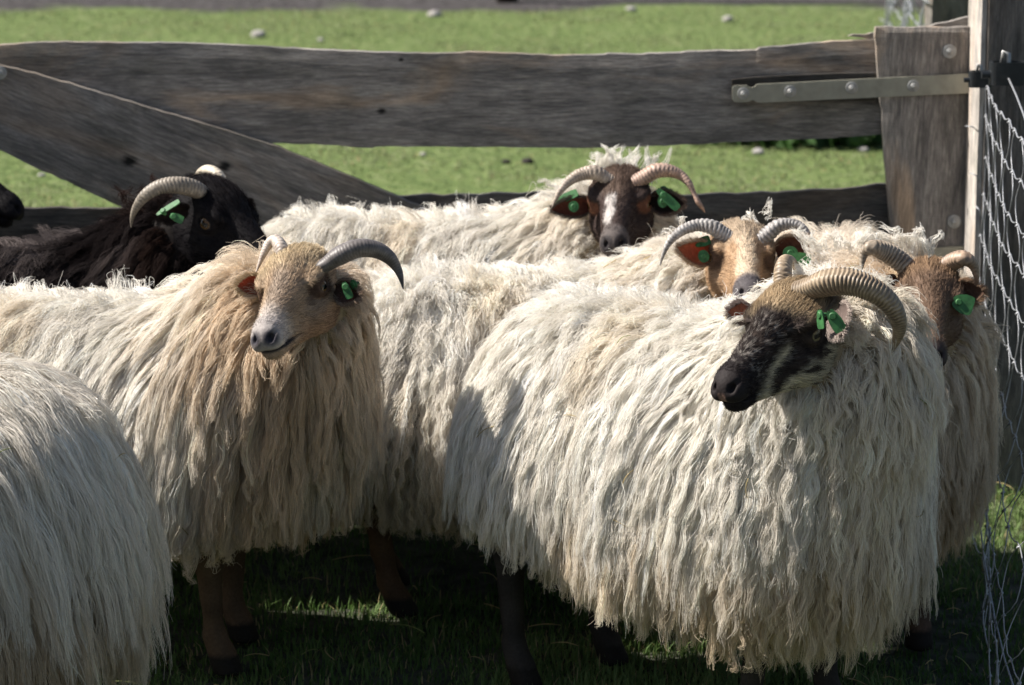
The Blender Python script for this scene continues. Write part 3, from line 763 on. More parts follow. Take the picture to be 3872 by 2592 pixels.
def make_ear(er, S, root, W2L, from_head, r):
    """er: dict(side, tip=(px,py), dY, w, open=(x,y,toward), inner, outer, tags=[...])"""
    base = from_head((-0.047, er['side'] * 0.046, 0.008 + er.get('bz', 0)))
    if 'base' in er: base = W2L(P(*er['base'], S['hY'] + er.get('bdY', 0)))
    tip = W2L(P(*er['tip'], S['hY'] + er['dY']))
    ax = tip - base; L = np.linalg.norm(ax); ax /= L
    op = W2L(np.array([S['pos'][0], S['pos'][1], 0]) + RIGHT * er['open'][0] + UPC * er['open'][1] - FWD * er['open'][2])
    op = norm(op - ax * (op @ ax)); sd = np.cross(ax, op)
    nu, nv = 26, 15; Vs = []; Cs = []
    inner, outer = np.array(er['inner']), np.array(er['outer'])
    for layer in (0, 1):
        for iu in range(nu):
            u = iu / (nu - 1)
            w = er['w'] * 0.39 * (max(0.0, math.sin(math.pi * (u * .93 + .07) ** 0.80)) ** 0.80 if u < 1 else 0.02) * (1.0 if u > .1 else .75 + 2.5 * u)
            for iv in range(nv):
                v = iv / (nv - 1) * 2 - 1
                cup = er.get('cup', 0.55) * w * (v * v) * (1 - 0.4 * u) - 0.006 * math.sin(math.pi * u)
                q = base + ax * (L * u) + sd * (w * v * (1 - 0.12 * er.get('cup', .55) * v * v)) + op * cup
                q = q + np.array([0, 0, -1.0]) * er.get('droop', 0.0) * u * u * L
                if layer: q = q - op * (0.0028 * (1 - abs(v) ** 4 * 0.7))
                Vs.append(q)
                if layer == 0:
                    k = sstep(0.75, 1.0, abs(v)); cc = inner * (1 - k) + outer * k
                    cc = cc * (1 - 0.35 * sstep(.35, 0, u))
                else: cc = outer
                Cs.append(cc * (1 + 0.12 * r.normal()))
    F_ = []
    o2 = nu * nv
    for i in range(nu - 1):
        for j in range(nv - 1):
            a = i * nv + j
            F_.append([a, a + 1, a + nv + 1, a + nv]); F_.append([o2 + a, o2 + a + nv, o2 + a + nv + 1, o2 + a + 1])
    for i in range(nu - 1):
        a = i * nv; F_.append([a, a + nv, o2 + a + nv, o2 + a]); a = i * nv + nv - 1; F_.append([a, o2 + a, o2 + a + nv, a + nv])
    for j in range(nv - 1):
        a = (nu - 1) * nv + j; F_.append([a, a + 1, o2 + a + 1, o2 + a])
    ear = mesh_from('ear', Vs, F_, M['ear'], root, True, np.clip(np.array(Cs), 0, 1))
    # fur along the ear back and rim
    nf = 1500; Va = np.array(Vs)[o2:].reshape(nu, nv, 3)
    iu = r.integers(1, nu - 1, nf); iv = np.where(r.random(nf) < .45, r.choice([0, nv - 1], nf), r.integers(0, nv, nf))
    pb = Va[iu, iv] + r.normal(size=(nf, 3)) * .001; tq = np.linspace(0, 1, 4)
    dd = norm(ax[None] * 1.0 - op[None] * 0.25 + sd[None] * ((iv - 7) / 7 * .5)[:, None] + r.normal(size=(nf, 3)) * .15)
    pp = pb[:, None] + dd[:, None] * (0.007 * (0.5 + r.random((nf, 1))) * tq)[..., None]
    add_strands('ear_hair', pp, 0.00025 * (1 - .6 * tq)[None] * np.ones((nf, 1)), np.clip(outer[None] * 1.25 * (1 + .25 * r.normal(size=(nf, 1))), .004, .9), M['fur'], ear)
    for tg in er.get('tags', ()):
        c = W2L(P(*tg['px'], S['hY'] + tg['dY']))
        a = norm(W2L(np.array([S['pos'][0], S['pos'][1], 0]) + RIGHT * tg['ax'][0] + UPC * tg['ax'][1] - FWD * (tg['ax'][2] if len(tg['ax']) > 2 else 0)))
        o_ = norm(W2L(np.array([S['pos'][0], S['pos'][1], 0]) + RIGHT * tg['n'][0] + UPC * tg['n'][1] - FWD * tg['n'][2]))
        o_ = norm(o_ - a * (o_ @ a)); b = np.cross(o_, a); l = tg['l']; w = tg['w']
        prof = [(-.42, -.30), (-.50, -.18), (-.50, -.07), (-.43, 0), (-.50, .07), (-.50, .18), (-.42, .30), (-.25, .40), (.0, .50), (.30, .50), (.46, .44), (.5, .30), (.5, -.30), (.46, -.44), (.30, -.5), (0, -.5), (-.25, -.40)]
        if tg.get('round'): prof = [(.5 * math.cos(t * math.pi / 8), .5 * math.sin(t * math.pi / 8)) for t in range(16)]
        n = len(prof); vs = [c + a * (x * l) + b * (y * w) + o_ * z for z in (0.0009, -0.0009) for x, y in prof]
        fs = [list(range(n)), [n + i for i in range(n)][::-1]] + [[i, n + i, n + (i + 1) % n, (i + 1) % n] for i in range(n)]
        mb = MB(); mb.add(vs, fs)
        bc = c - a * l * (0.22 if not tg.get('round') else 0)
        mb.tube([bc - o_ * .003, bc + o_ * .0016, bc + o_ * .0030], [.0052, .0052, .0040], 14)
        mb.tube([bc - o_ * .009, bc - o_ * .003], [.0030, .0030], 10)
        t_ = mb.build('ear_tag', M['tagm'], ear, False)

# ------------------------------------------------------------------ colours of faces and wool
def col(n, c): return np.tile(np.array(c, float), (n, 1))
def face_patchy(p, r):      # tan forehead, mottled black-brown bridge and muzzle, pale cheek with spots
    x, y, z = p[:, 0], np.abs(p[:, 1]), p[:, 2]
    tan = np.array((0.36, 0.27, 0.17)); pale = np.array((0.56, 0.50, 0.37)); blk = np.array((0.024, 0.020, 0.020)); brn = np.array((0.075, 0.056, 0.046)); grey = np.array((0.26, 0.235, 0.21))
    nz = vnoise(p, 60, 41); nz2 = vnoise(p, 28, 42); nf = vnoise(p, 260, 45); nm = vnoise(p, 120, 46)
    c = mix(col(len(p), pale), tan, sstep(-0.005, 0.03, z + .006 * nz))
    dark = sstep(0.078, 0.108, x + 0.014 * nz + 0.010 * nz2)                                    # muzzle
    bridge = sstep(0.000, 0.016, z + 0.22 * x + 0.008 * nz2 + .006 * nz) * sstep(-0.002, 0.026, x + 0.010 * nz2 + .008 * nz)
    ex = np.hypot((x - 0.004) / 1.3, z + 0.002)
    eye = sstep(0.034, 0.020, ex + 0.010 * nz) * (y > 0.02)
    band = sstep(0.024, 0.012, np.abs(z + 0.016 + 0.30 * (x - .02)) + 0.010 * nz + .005 * nm) * sstep(0.005, .025, x) * sstep(.090, .070, x) * (y > .012)
    back = sstep(0.006, 0.020, z + .005 * nz) * sstep(-0.022, -0.044, x) * sstep(.020, .036, y) * .85
    spots = sstep(0.36, 0.48, vnoise(p, 95, 44)) * 0.95 * (z < 0.004) + sstep(.35, .5, vnoise(p, 160, 48)) * .6 * (z < .0)
    dark = np.clip(np.maximum.reduce([dark, bridge, eye, band, back, spots]), 0, 1)
    fleck = np.clip(sstep(0.05, .5, nf) * sstep(.015, .04, x) * sstep(-.030, -.005, z + .006 * nz) * 0.75 * sstep(.125, .10, x), 0, 1)
    dc = mix(col(len(p), blk), brn, np.clip(.4 + .5 * nm, 0, 1) * (1 - sstep(.08, .11, x)) * .8)
    dc = mix(dc, grey, fleck)
    c = c * (1 - dark[:, None]) + dc * dark[:, None]
    c = mix(c, (0.40, 0.25, 0.20), sstep(.006, .003, np.abs(y)) * sstep(.145, .15, x) * sstep(-.012, -.02, z) * .7)
    return c * (1 + 0.16 * vnoise(p, 170, 47)[:, None])
def face_cream(p, r):       # cream forehead, grey-beige bridge, pale muzzle, dark nostrils and lips
    x, y, z = p[:, 0], np.abs(p[:, 1]), p[:, 2]
    c = col(len(p), (0.33, 0.245, 0.17))
    c = mix(c, (0.52, 0.42, 0.28), sstep(0.0, 0.035, z + .008 * vnoise(p, 45, 58)) * sstep(0.03, -0.03, x + .01 * vnoise(p, 30, 59)))
    c = mix(c, (0.30, 0.24, 0.19), sstep(0.0, 0.03, x) * sstep(0.02, 0.006, y) * sstep(-.02, 0, z) * 0.8)
    c = mix(c, (0.42, 0.37, 0.33), sstep(0.075, 0.115, x + .008 * vnoise(p, 50, 60)) * sstep(-.036, -.028, z)); c = mix(c, (0.28, 0.26, 0.26), sstep(.10, .13, x) * sstep(-.015, 0, z) * .6)
    ex = np.hypot(x / 1.4, z); c = mix(c, (0.10, 0.062, 0.045), sstep(0.022, 0.013, ex) * (y > .03))
    c = mix(c, (0.10, 0.07, .06), sstep(0.010, 0.004, np.hypot(x - .026, z + .010)) * (y > .02) * .6)
    nostril = sstep(0.019, 0.006, np.hypot(np.hypot(x - 0.148, (y - 0.012) * .9), (z + 0.009) * 1.1)); c = mix(c, (0.045, 0.042, 0.05), nostril)
    lip = sstep(0.006, 0.0015, np.abs(z + 0.0310 + 0.16 * np.maximum(0.135 - x, 0))) * sstep(0.070, 0.10, x); c = mix(c, (0.05, 0.045, 0.05), lip)
    c = mix(c, (0.30, 0.2, .13), sstep(-0.015, -.045, z) * sstep(.09, .05, x))
    return c * (1 + 0.10 * vnoise(p, 130, 51)[:, None])
def face_tan_blaze(p, r):   # warm tan with a pale stripe down the nose and slate muzzle
    x, y, z = p[:, 0], np.abs(p[:, 1]), p[:, 2]
    c = col(len(p), (0.35, 0.235, 0.145))
    c = mix(c, (0.38, 0.30, 0.22), sstep(0.015, 0.035, z) * sstep(0.03, 0.0, x))
    c = mix(c, (0.52, 0.42, 0.31), sstep(0.020, 0.010, y + .006 * vnoise(p, 50, 52)) * sstep(-0.01, 0.02, x) * sstep(-.03, -.01, z))
    c = mix(c, (0.13, 0.085, 0.06), sstep(0.026, 0.014, np.hypot(x / 1.4, z)) * (y > .03))
    c = mix(c, (0.045, 0.045, 0.052), sstep(0.110, 0.130, x + .15 * (z + .01)))
    c = mix(c, (0.15, .13, .13), sstep(0.10, 0.122, x) * .5)
    return c * (1 + 0.12 * vnoise(p, 130, 53)[:, None])
def face_brown_blaze(p, r): # dark brown with a white stripe set off the middle
    x, y, z = p[:, 0], p[:, 1], p[:, 2]
    c = col(len(p), (0.055, 0.040, 0.036)); c = mix(c, (0.10, 0.07, 0.055), sstep(0.02, 0.04, z))
    bl = sstep(0.011, 0.005, np.abs(y + 0.011) + 0.006 * vnoise(p, 70, 54)) * sstep(0.028, 0.04, x) * sstep(0.118, 0.10, x) * sstep(-0.02, -0.01, z)
    c = mix(c, (0.42, 0.39, 0.37), bl)
    c = mix(c, (0.10, 0.085, 0.08), sstep(0.105, 0.125, x)); c = mix(c, (0.03, 0.026, 0.027), sstep(0.018, 0.010, np.hypot(np.hypot(x - 0.146, (np.abs(y) - 0.013)), z + 0.008)))
    c = mix(c, (0.15, 0.07, 0.045), sstep(0.02, 0.013, np.hypot(x / 1.4, z)) * (np.abs(y) > .03))
    return c * (1 + 0.15 * vnoise(p, 130, 55)[:, None])
def face_black(p, r):
    return col(len(p), (0.010, 0.009, 0.010)) * (1 + 0.2 * vnoise(p, 130, 56)[:, None])
def face_rust(p, r):        # grey-brown with rusty poll
    x, y, z = p[:, 0], np.abs(p[:, 1]), p[:, 2]
    c = col(len(p), (0.15, 0.10, 0.07)); c = mix(c, (0.24, 0.16, 0.10), sstep(0.0, -0.03, x) * sstep(0.0, 0.02, z))
    c = mix(c, (0.12, 0.08, 0.06), sstep(0.03, 0.012, np.hypot(x / 1.4, z)) * (y > .03)); c = mix(c, (0.05, .04, .04), sstep(.12, .14, x))
    return c * (1 + 0.15 * vnoise(p, 130, 57)[:, None])
WHITE = np.array((0.86, 0.82, 0.75)); CREAM = np.array((0.78, 0.625, 0.42)); TAN = np.array((0.60, 0.42, 0.24))
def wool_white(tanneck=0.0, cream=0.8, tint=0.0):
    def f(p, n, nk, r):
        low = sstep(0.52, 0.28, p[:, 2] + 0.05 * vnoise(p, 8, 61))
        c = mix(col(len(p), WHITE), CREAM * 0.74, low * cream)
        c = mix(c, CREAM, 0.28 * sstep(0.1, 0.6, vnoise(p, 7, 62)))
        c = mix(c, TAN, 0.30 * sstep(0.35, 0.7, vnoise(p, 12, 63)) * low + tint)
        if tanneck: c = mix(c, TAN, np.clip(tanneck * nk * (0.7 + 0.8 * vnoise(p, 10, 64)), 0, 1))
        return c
    return f
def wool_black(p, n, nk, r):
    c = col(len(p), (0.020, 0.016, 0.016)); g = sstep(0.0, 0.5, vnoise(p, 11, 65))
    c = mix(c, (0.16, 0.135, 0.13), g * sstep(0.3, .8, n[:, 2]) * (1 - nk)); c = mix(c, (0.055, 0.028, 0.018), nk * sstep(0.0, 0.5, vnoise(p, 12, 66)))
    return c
def wool_darkbrown(p, n, nk, r): return col(len(p), (0.02, 0.017, 0.016))

# ------------------------------------------------------------------ ground
def build_ground():
    n = 90
    xs = np.concatenate([np.linspace(-60, -8, 12), np.linspace(-7.5, 7.5, 60), np.linspace(8, 60, 12)])
    ys = np.concatenate([np.linspace(-20, 1.5, 8), np.linspace(2, 20, 90), np.linspace(22, 160, 16)])
    X, Y = np.meshgrid(xs, ys, indexing='ij'); Pq = np.stack([X, Y, 0 * X], -1)
    Zz = 0.012 * vnoise(Pq, 1.3, 71) + 0.008 * vnoise(Pq, 4.0, 72) - 0.014
    V = np.stack([X, Y, Zz], -1).reshape(-1, 3); a, b = len(xs), len(ys)
    i, j = np.meshgrid(np.arange(a - 1), np.arange(b - 1), indexing='ij')
    Q = np.stack([i * b + j, (i + 1) * b + j, (i + 1) * b + j + 1, i * b + j + 1], -1).reshape(-1, 4)
    g = mesh_from('ground', V, Q, mat_ground(), None, True); tag(g, kind='structure')
def gz(x, y):
    Pq = np.stack([x, y, 0 * x], -1); return 0.012 * vnoise(Pq, 1.3, 71) + 0.008 * vnoise(Pq, 4.0, 72) - 0.014
def build_grass():
    parts = []
    def patch(y0, y1, dens, hl, wd, side=0.30):
        A = 0
        n = int(dens * (y1 - y0) * ((y0 + y1) / 2 * 0.36 + side * 2))
        y = y0 + (y1 - y0) * rng.random(n); hw = y * 0.18 + side; x = (rng.random(n) * 2 - 1) * hw
        cl = vnoise(np.stack([x, y, 0 * x], -1), 3.2, 81) + 0.5 * vnoise(np.stack([x, y, 0 * x], -1), 11, 82)
        keep = rng.random(n) < np.clip(0.62 + 0.6 * cl, 0.12, 1)
        if y0 < 6: keep &= rng.random(n) < np.where(vnoise(np.stack([x, y, 0 * x], -1), 2.2, 85) > -0.25, 1, .35)
        x, y, cl = x[keep], y[keep], cl[keep]; n = len(x)
        parts.append((x, y, hl * (0.5 + 0.8 * rng.random(n)) * (1 + 0.35 * cl), np.full(n, wd) * (0.7 + .6 * rng.random(n)), cl))
    patch(3.4, 6.2, 30000, 0.030, 0.0026)
    patch(6.2, 9.0, 6000, 0.018, 0.0048)
    patch(9.0, 15.3, 2600, 0.014, 0.0070)
    x, y, h, w, cl = [np.concatenate([q[k] for q in parts]) for k in range(5)]
    n = len(x); az = rng.random(n) * 6.283; ln = rng.random(n) * 0.9 + 0.1
    z0 = gz(x, y) - 0.003
    ax, ay = np.cos(az), np.sin(az); px, py = -ay, ax
    V = np.empty((n, 5, 3), np.float32)
    for k, (t, ww) in enumerate(((0, 1), (0, -1), (0.55, 0.8), (0.55, -0.8), (1, 0))):
        b = h * ln * t * t * 0.8
        V[:, k, 0] = x + ax * b + px * w * ww * .5; V[:, k, 1] = y + ay * b + py * w * ww * .5; V[:, k, 2] = z0 + h * t * (1 - 0.35 * ln * t)
    base = np.arange(n)[:, None] * 5
    T = np.concatenate([base + np.array([[0, 1, 3]]), base + np.array([[0, 3, 2]]), base + np.array([[2, 3, 4]])])
    dead = rng.random(n) < 0.07
    c = mix(np.tile((0.085, 0.135, 0.042), (n, 1)), (0.25, 0.285, 0.14), np.clip(0.45 + 0.9 * cl + 0.5 * vnoise(np.stack([x, y, 0 * x], -1), 1.1, 88) + 0.15 * rng.normal(size=n), 0, 1))
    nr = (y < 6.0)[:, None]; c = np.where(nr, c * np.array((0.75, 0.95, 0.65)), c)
    c[dead] = (0.36, 0.30, 0.15)
    cc = np.repeat(c[:, None], 5, 1).reshape(-1, 3)
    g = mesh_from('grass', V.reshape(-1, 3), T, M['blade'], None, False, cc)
    tag(g, 'short green pasture grass, dark in the pen and bright beyond the gate', 'grass', kind='stuff')

# ------------------------------------------------------------------ gate, posts, netting
GY = 5.86
def resample(pl, xs):
    pl = np.array(pl, float); return np.interp(xs, pl[:, 0], pl[:, 1])
def board(name, top, bot, Y, th, mat, parent, n=180, jag=0.0016, rows=6, seed=0, org=None):
    """top, bot: polylines in photograph pixels running left to right; a solid plank th thick behind the plane Y"""
    x0 = max(top[0][0], bot[0][0]); x1 = min(top[-1][0], bot[-1][0]); xs = np.linspace(x0, x1, n)
    yt = resample(top, xs); yb = resample(bot, xs); V = []
    rr = np.random.default_rng(seed + 5)
    jt = np.interp(np.arange(n), np.arange(0, n + 6, 3), rr.normal(size=len(np.arange(0, n + 6, 3)))) * jag
    jb = np.interp(np.arange(n), np.arange(0, n + 6, 3), rr.normal(size=len(np.arange(0, n + 6, 3)))) * jag
    for side in (0, 1):
        for i in range(n):
            for k in range(rows):
                t = k / (rows - 1); p = P(xs[i], yt[i] * (1 - t) + yb[i] * t, Y)
                p[2] += jt[i] * (1 - t) ** 3 + jb[i] * t ** 3
                p[1] += th * side
                if k in (0, rows - 1): p[1] += (0.003 if side == 0 else -0.003)
                p[1] += 0.002 * math.sin(i * .07 + seed) * (1 - side)
                V.append(p)
    off = np.array(V[0]) if org is None else org
    F_ = []; o = n * rows
    for i in range(n - 1):
        for k in range(rows - 1):
            a = i * rows + k; F_.append([a, a + 1, a + rows + 1, a + rows]); F_.append([o + a, o + a + rows, o + a + rows + 1, o + a + 1])
        a = i * rows; F_.append([a, a + rows, o + a + rows, o + a]); a = i * rows + rows - 1; F_.append([a, o + a, o + a + rows, a + rows])
    for k in range(rows - 1):
        a = k; F_.append([a, o + a, o + a + 1, a + 1]); a = (n - 1) * rows + k; F_.append([a, a + 1, o + a + 1, o + a])
    return mesh_from(name, V, F_, mat, parent, False)
def plate(name, poly, Y, th, mat, parent):
    mb = MB(); n = len(poly)
    vs = [P(x, y, Y) + np.array([0, d, 0]) for d in (0, th) for x, y in poly]
    mb.add(vs, [list(range(n)), [n + i for i in range(n)][::-1]] + [[i, (i + 1) % n, n + (i + 1) % n, n + i] for i in range(n)])
    return mb.build(name, mat, parent)
def bolt(px, Y, parent, rw=0.0125, rh=0.0068, hexa=False):
    c = P(*px, Y); mb = MB(); q = lambda d: c + np.array([0, -d, 0])
    mb.tube([q(-.001), q(.0016), q(.0022)], [rw, rw, rw * .9], 28)
    w = mb.build('washer', M['galv'], parent)
    mb = MB(); mb.tube([q(.0010), q(.0065), q(.0075)], [rh, rh, rh * .8], 6 if hexa else 20); mb.tube([q(.007), q(.013), q(.0135)], [rh * .45, rh * .45, rh * .3], 12)
    mb.build('bolt', M['galv'], w)
def build_gate():
    root = empty('wooden_gate', (0, GY, 0)); tag(root, 'weathered grey plank gate with a warped top rail, slanting brace and metal strap hinge', 'gate')
    par = Par(root)
    g1 = lambda l: [G1(*q) for q in l]; g2 = lambda l: [G2(*q) for q in l]; g3 = lambda l: [G3(*q) for q in l]
    top = [(-500, 195)] + g1([(0, 310), (200, 297), (430, 290), (800, 293), (1200, 297), (1700, 315), (2000, 335), (2300, 350)]) + \
        g2([(50, 352), (400, 365), (800, 366), (840, 357), (1200, 372), (1480, 382), (1780, 376), (1800, 368), (2050, 376), (2065, 368), (2300, 363)]) + \
        g3([(40, 352), (478, 346), (486, 330), (700, 315), (950, 290), (1270, 272), (1500, 262), (1930, 245)])
    bot = [(-500, 500)] + g1([(0, 900), (900, 950), (1830, 978), (2300, 993)]) + g2([(60, 1006), (200, 1008), (212, 999), (440, 1000), (800, 1005), (1200, 1010), (1600, 1012), (1900, 1008), (2300, 990)]) + \
        g3([(30, 989), (400, 968), (1000, 945), (1310, 918), (1930, 890)])
    par(board('rail', top, bot, GY + .028, .028, M['rail1'], None, 320, .0005, 8, 1))
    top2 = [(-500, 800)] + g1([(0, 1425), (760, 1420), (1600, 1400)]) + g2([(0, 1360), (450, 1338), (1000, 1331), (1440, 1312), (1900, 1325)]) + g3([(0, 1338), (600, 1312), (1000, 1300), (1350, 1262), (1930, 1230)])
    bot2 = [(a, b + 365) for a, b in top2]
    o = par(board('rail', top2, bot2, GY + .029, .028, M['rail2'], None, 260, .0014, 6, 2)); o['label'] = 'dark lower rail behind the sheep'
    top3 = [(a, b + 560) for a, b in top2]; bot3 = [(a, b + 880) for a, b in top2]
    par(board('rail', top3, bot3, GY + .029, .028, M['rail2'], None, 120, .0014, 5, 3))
    bt = [(-500, 160)] + g1([(0, 450), (230, 505), (560, 600), (900, 700), (1400, 850), (1850, 990), (2100, 1090), (2343, 1190)]) + g2([(250, 1295), (700, 1490), (1100, 1670)])
    bb = [(-500, 330)] + g1([(0, 1030), (200, 1130), (450, 1240), (760, 1385), (1300, 1640), (1900, 1930), (2343, 2150)]) + g2([(250, 2250), (700, 2450), (1100, 2640)])
    par(board('brace', bt, bb, GY, .026, M['brace'], None, 220, .0007, 7, 4))
    # stile: vertical board, built row by row
    lx = [(60, -60), (195, 1280), (520, 1300), (900, 1331), (1568, 1385), (2900, 1480)]
    n = 90; ys = np.linspace(190, 3050, n); V = []
    xl = np.interp(ys, [q[0] for q in lx[1:]], [q[1] for q in lx[1:]]); rr = np.random.default_rng(3)
    xl = xl + np.interp(np.arange(n), np.arange(0, n + 4, 2), rr.normal(size=len(np.arange(0, n + 4, 2)))) * 2.5
    XR = P(*G3(1932, 600), GY)[0]
    cols_ = 9
    for side in (0, 1):
        for i in range(n):
            a = P(*G3(xl[i], ys[i]), GY); b = np.array([XR, GY, a[2]])
            for k in range(cols_):
                t = k / (cols_ - 1); p = a * (1 - t) + b * t
                if i == 0: p[2] += 0.0012 * math.sin(k * 1.9)
                p[1] += .028 * side + (0.003 * (1 - 2 * side) if k in (0, cols_ - 1) or i in (0, n - 1) else 0)
                V.append(p)
    F_ = []; o_ = n * cols_
    for i in range(n - 1):
        for k in range(cols_ - 1):
            a = i * cols_ + k; F_.append([a, a + cols_, a + cols_ + 1, a + 1]); F_.append([o_ + a, o_ + a + 1, o_ + a + cols_ + 1, o_ + a + cols_])
        a = i * cols_; F_.append([a, o_ + a, o_ + a + cols_, a + cols_]); a += cols_ - 1; F_.append([a, a + cols_, o_ + a + cols_, o_ + a])
    for k in range(cols_ - 1):
        a = k; F_.append([a, a + 1, o_ + a + 1, o_ + a]); a = (n - 1) * cols_ + k; F_.append([a, o_ + a, o_ + a + 1, a + 1])
    par(mesh_from('stile', V, F_, M['stile'], None, False))
    # splinters of the broken top rail
    par(plate('splinter', g3([(1095, 247), (1130, 236), (1210, 238), (1255, 226), (1290, 222), (1290, 272), (1225, 266), (1170, 255)]), GY + .040, .012, M['rail1'], None))
    par(plate('splinter', g3([(1600, 200), (1640, 186), (1690, 166), (1780, 152), (1880, 124), (1935, 112), (1935, 230), (1600, 230)]), GY + .034, .018, M['rail1'], None))
    # packer and strap hinge
    par(plate('packer', g3([(302, 545), (420, 530), (700, 515), (1000, 502), (1278, 498), (1278, 690), (1000, 690), (600, 690), (302, 690)]), GY + .0235 - .006, .0095, M['packer'], None))
    strap = plate('strap_hinge', g3([(305, 602), (320, 586), (405, 584), (416, 594), (440, 600), (460, 592), (470, 577), (1200, 540), (1935, 503), (1935, 636), (1200, 670), (480, 703), (462, 692), (445, 684), (428, 690), (405, 698), (325, 698), (306, 684)]), GY - .008, .006, M['zinc'], None)
    par(strap)
    root2 = strap
    for q in ((380, 640), (700, 625), (1118, 601), (1540, 588)):
        bolt(G3(*q), GY - .0085, strap, .0118, .0062)
    lower = par(plate('strap_hinge', [(3470, 942), (3665, 930), (3665, 990), (3470, 1000)], GY - .008, .006, M['zinc'], None))
    for q in ((1785, 352), (1817, 1512)):
        c = bolt2(G3(*q), GY - .001, root)
    bolt2((0, 277), GY - .001, root)
def bolt2(px, Y, root):
    c = P(*px, Y); q = lambda d: c + np.array([0, -d, 0])
    mb = MB(); mb.tube([q(-.001), q(.0016), q(.0022)], [.0135, .0135, .012], 28); w = mb.build('washer', M['galv'], None); reparent(w, root)
    mb = MB(); mb.tube([q(.001), q(.0065), q(.0072)], [.0072, .0072, .0058], 6); mb.tube([q(.007), q(.012), q(.0125)], [.0036, .0036, .002], 12); b = mb.build('bolt', M['galv'], None)
    b.parent = w
def reparent(o, root):
    o.parent = root; o.matrix_parent_inverse = Matrix.Translation(-root.location)
def Par(root):
    def f(o): reparent(o, root); return o
    return f
def build_posts():
    yf = 5.72
    XL = P(3714, 600, yf)[0]
    root = empty('fence_post', (XL + .08, yf + .07, 0)); tag(root, 'thick square wooden post at the right edge with netting tied to it', 'fence post', 'square wooden fence posts')
    # a slightly irregular squared post
    n = 40; V = []
    for i in range(n):
        z = -0.2 + 1.65 * i / (n - 1); w = 0.16; d = 0.175
        jx = 0.0015 * math.sin(z * 9) - 0.004 * (z - .6)
        ring = [(XL + jx, yf + .004), (XL + jx + .004, yf), (XL + w, yf), (XL + w, yf + d), (XL + jx + .004, yf + d), (XL + jx, yf + d - .004)]
        V += [(x, y, z) for x, y in ring]
    F_ = [[i * 6 + k, i * 6 + (k + 1) % 6, (i + 1) * 6 + (k + 1) % 6, (i + 1) * 6 + k] for i in range(n - 1) for k in range(6)] + [[5, 4, 3, 2, 1, 0], [(n - 1) * 6 + k for k in range(6)]]
    reparent(mesh_from('post', V, F_, M['post'], None, False), root)
    mb = MB(); mb.box((XL - .0045, yf + .0875, .62), (.009, .171, 1.63)); reparent(mb.build('sunlit_side_board', M['sunlit_side_board'], None), root)  # added side board; its paler wood paints in the post's sunlit strip
    # second post behind
    yb = 7.9; x0 = P(3523, 60, yb)[0]; x1 = P(3700, 60, yb)[0]
    mb = MB(); mb.box(((x0 + x1) / 2, yb + .07, .62), (x1 - x0, .14, 1.5))
    o = mb.build('fence_post', M['post'], None); tag(o, 'square wooden post standing farther back behind the gate, top right', 'fence post', 'square wooden fence posts')
    return XL, yf
def fence_xy(t):
    """t metres along the netting from the post toward the viewer"""
    return (0.893 - 0.062 * t - 0.006 * math.sin(t * 5), 5.705 - t)
def wnoise(a, b, c, s=1.0): return float(vnoise(np.array([[a, b, c]], np.float32), s, 91)[0])
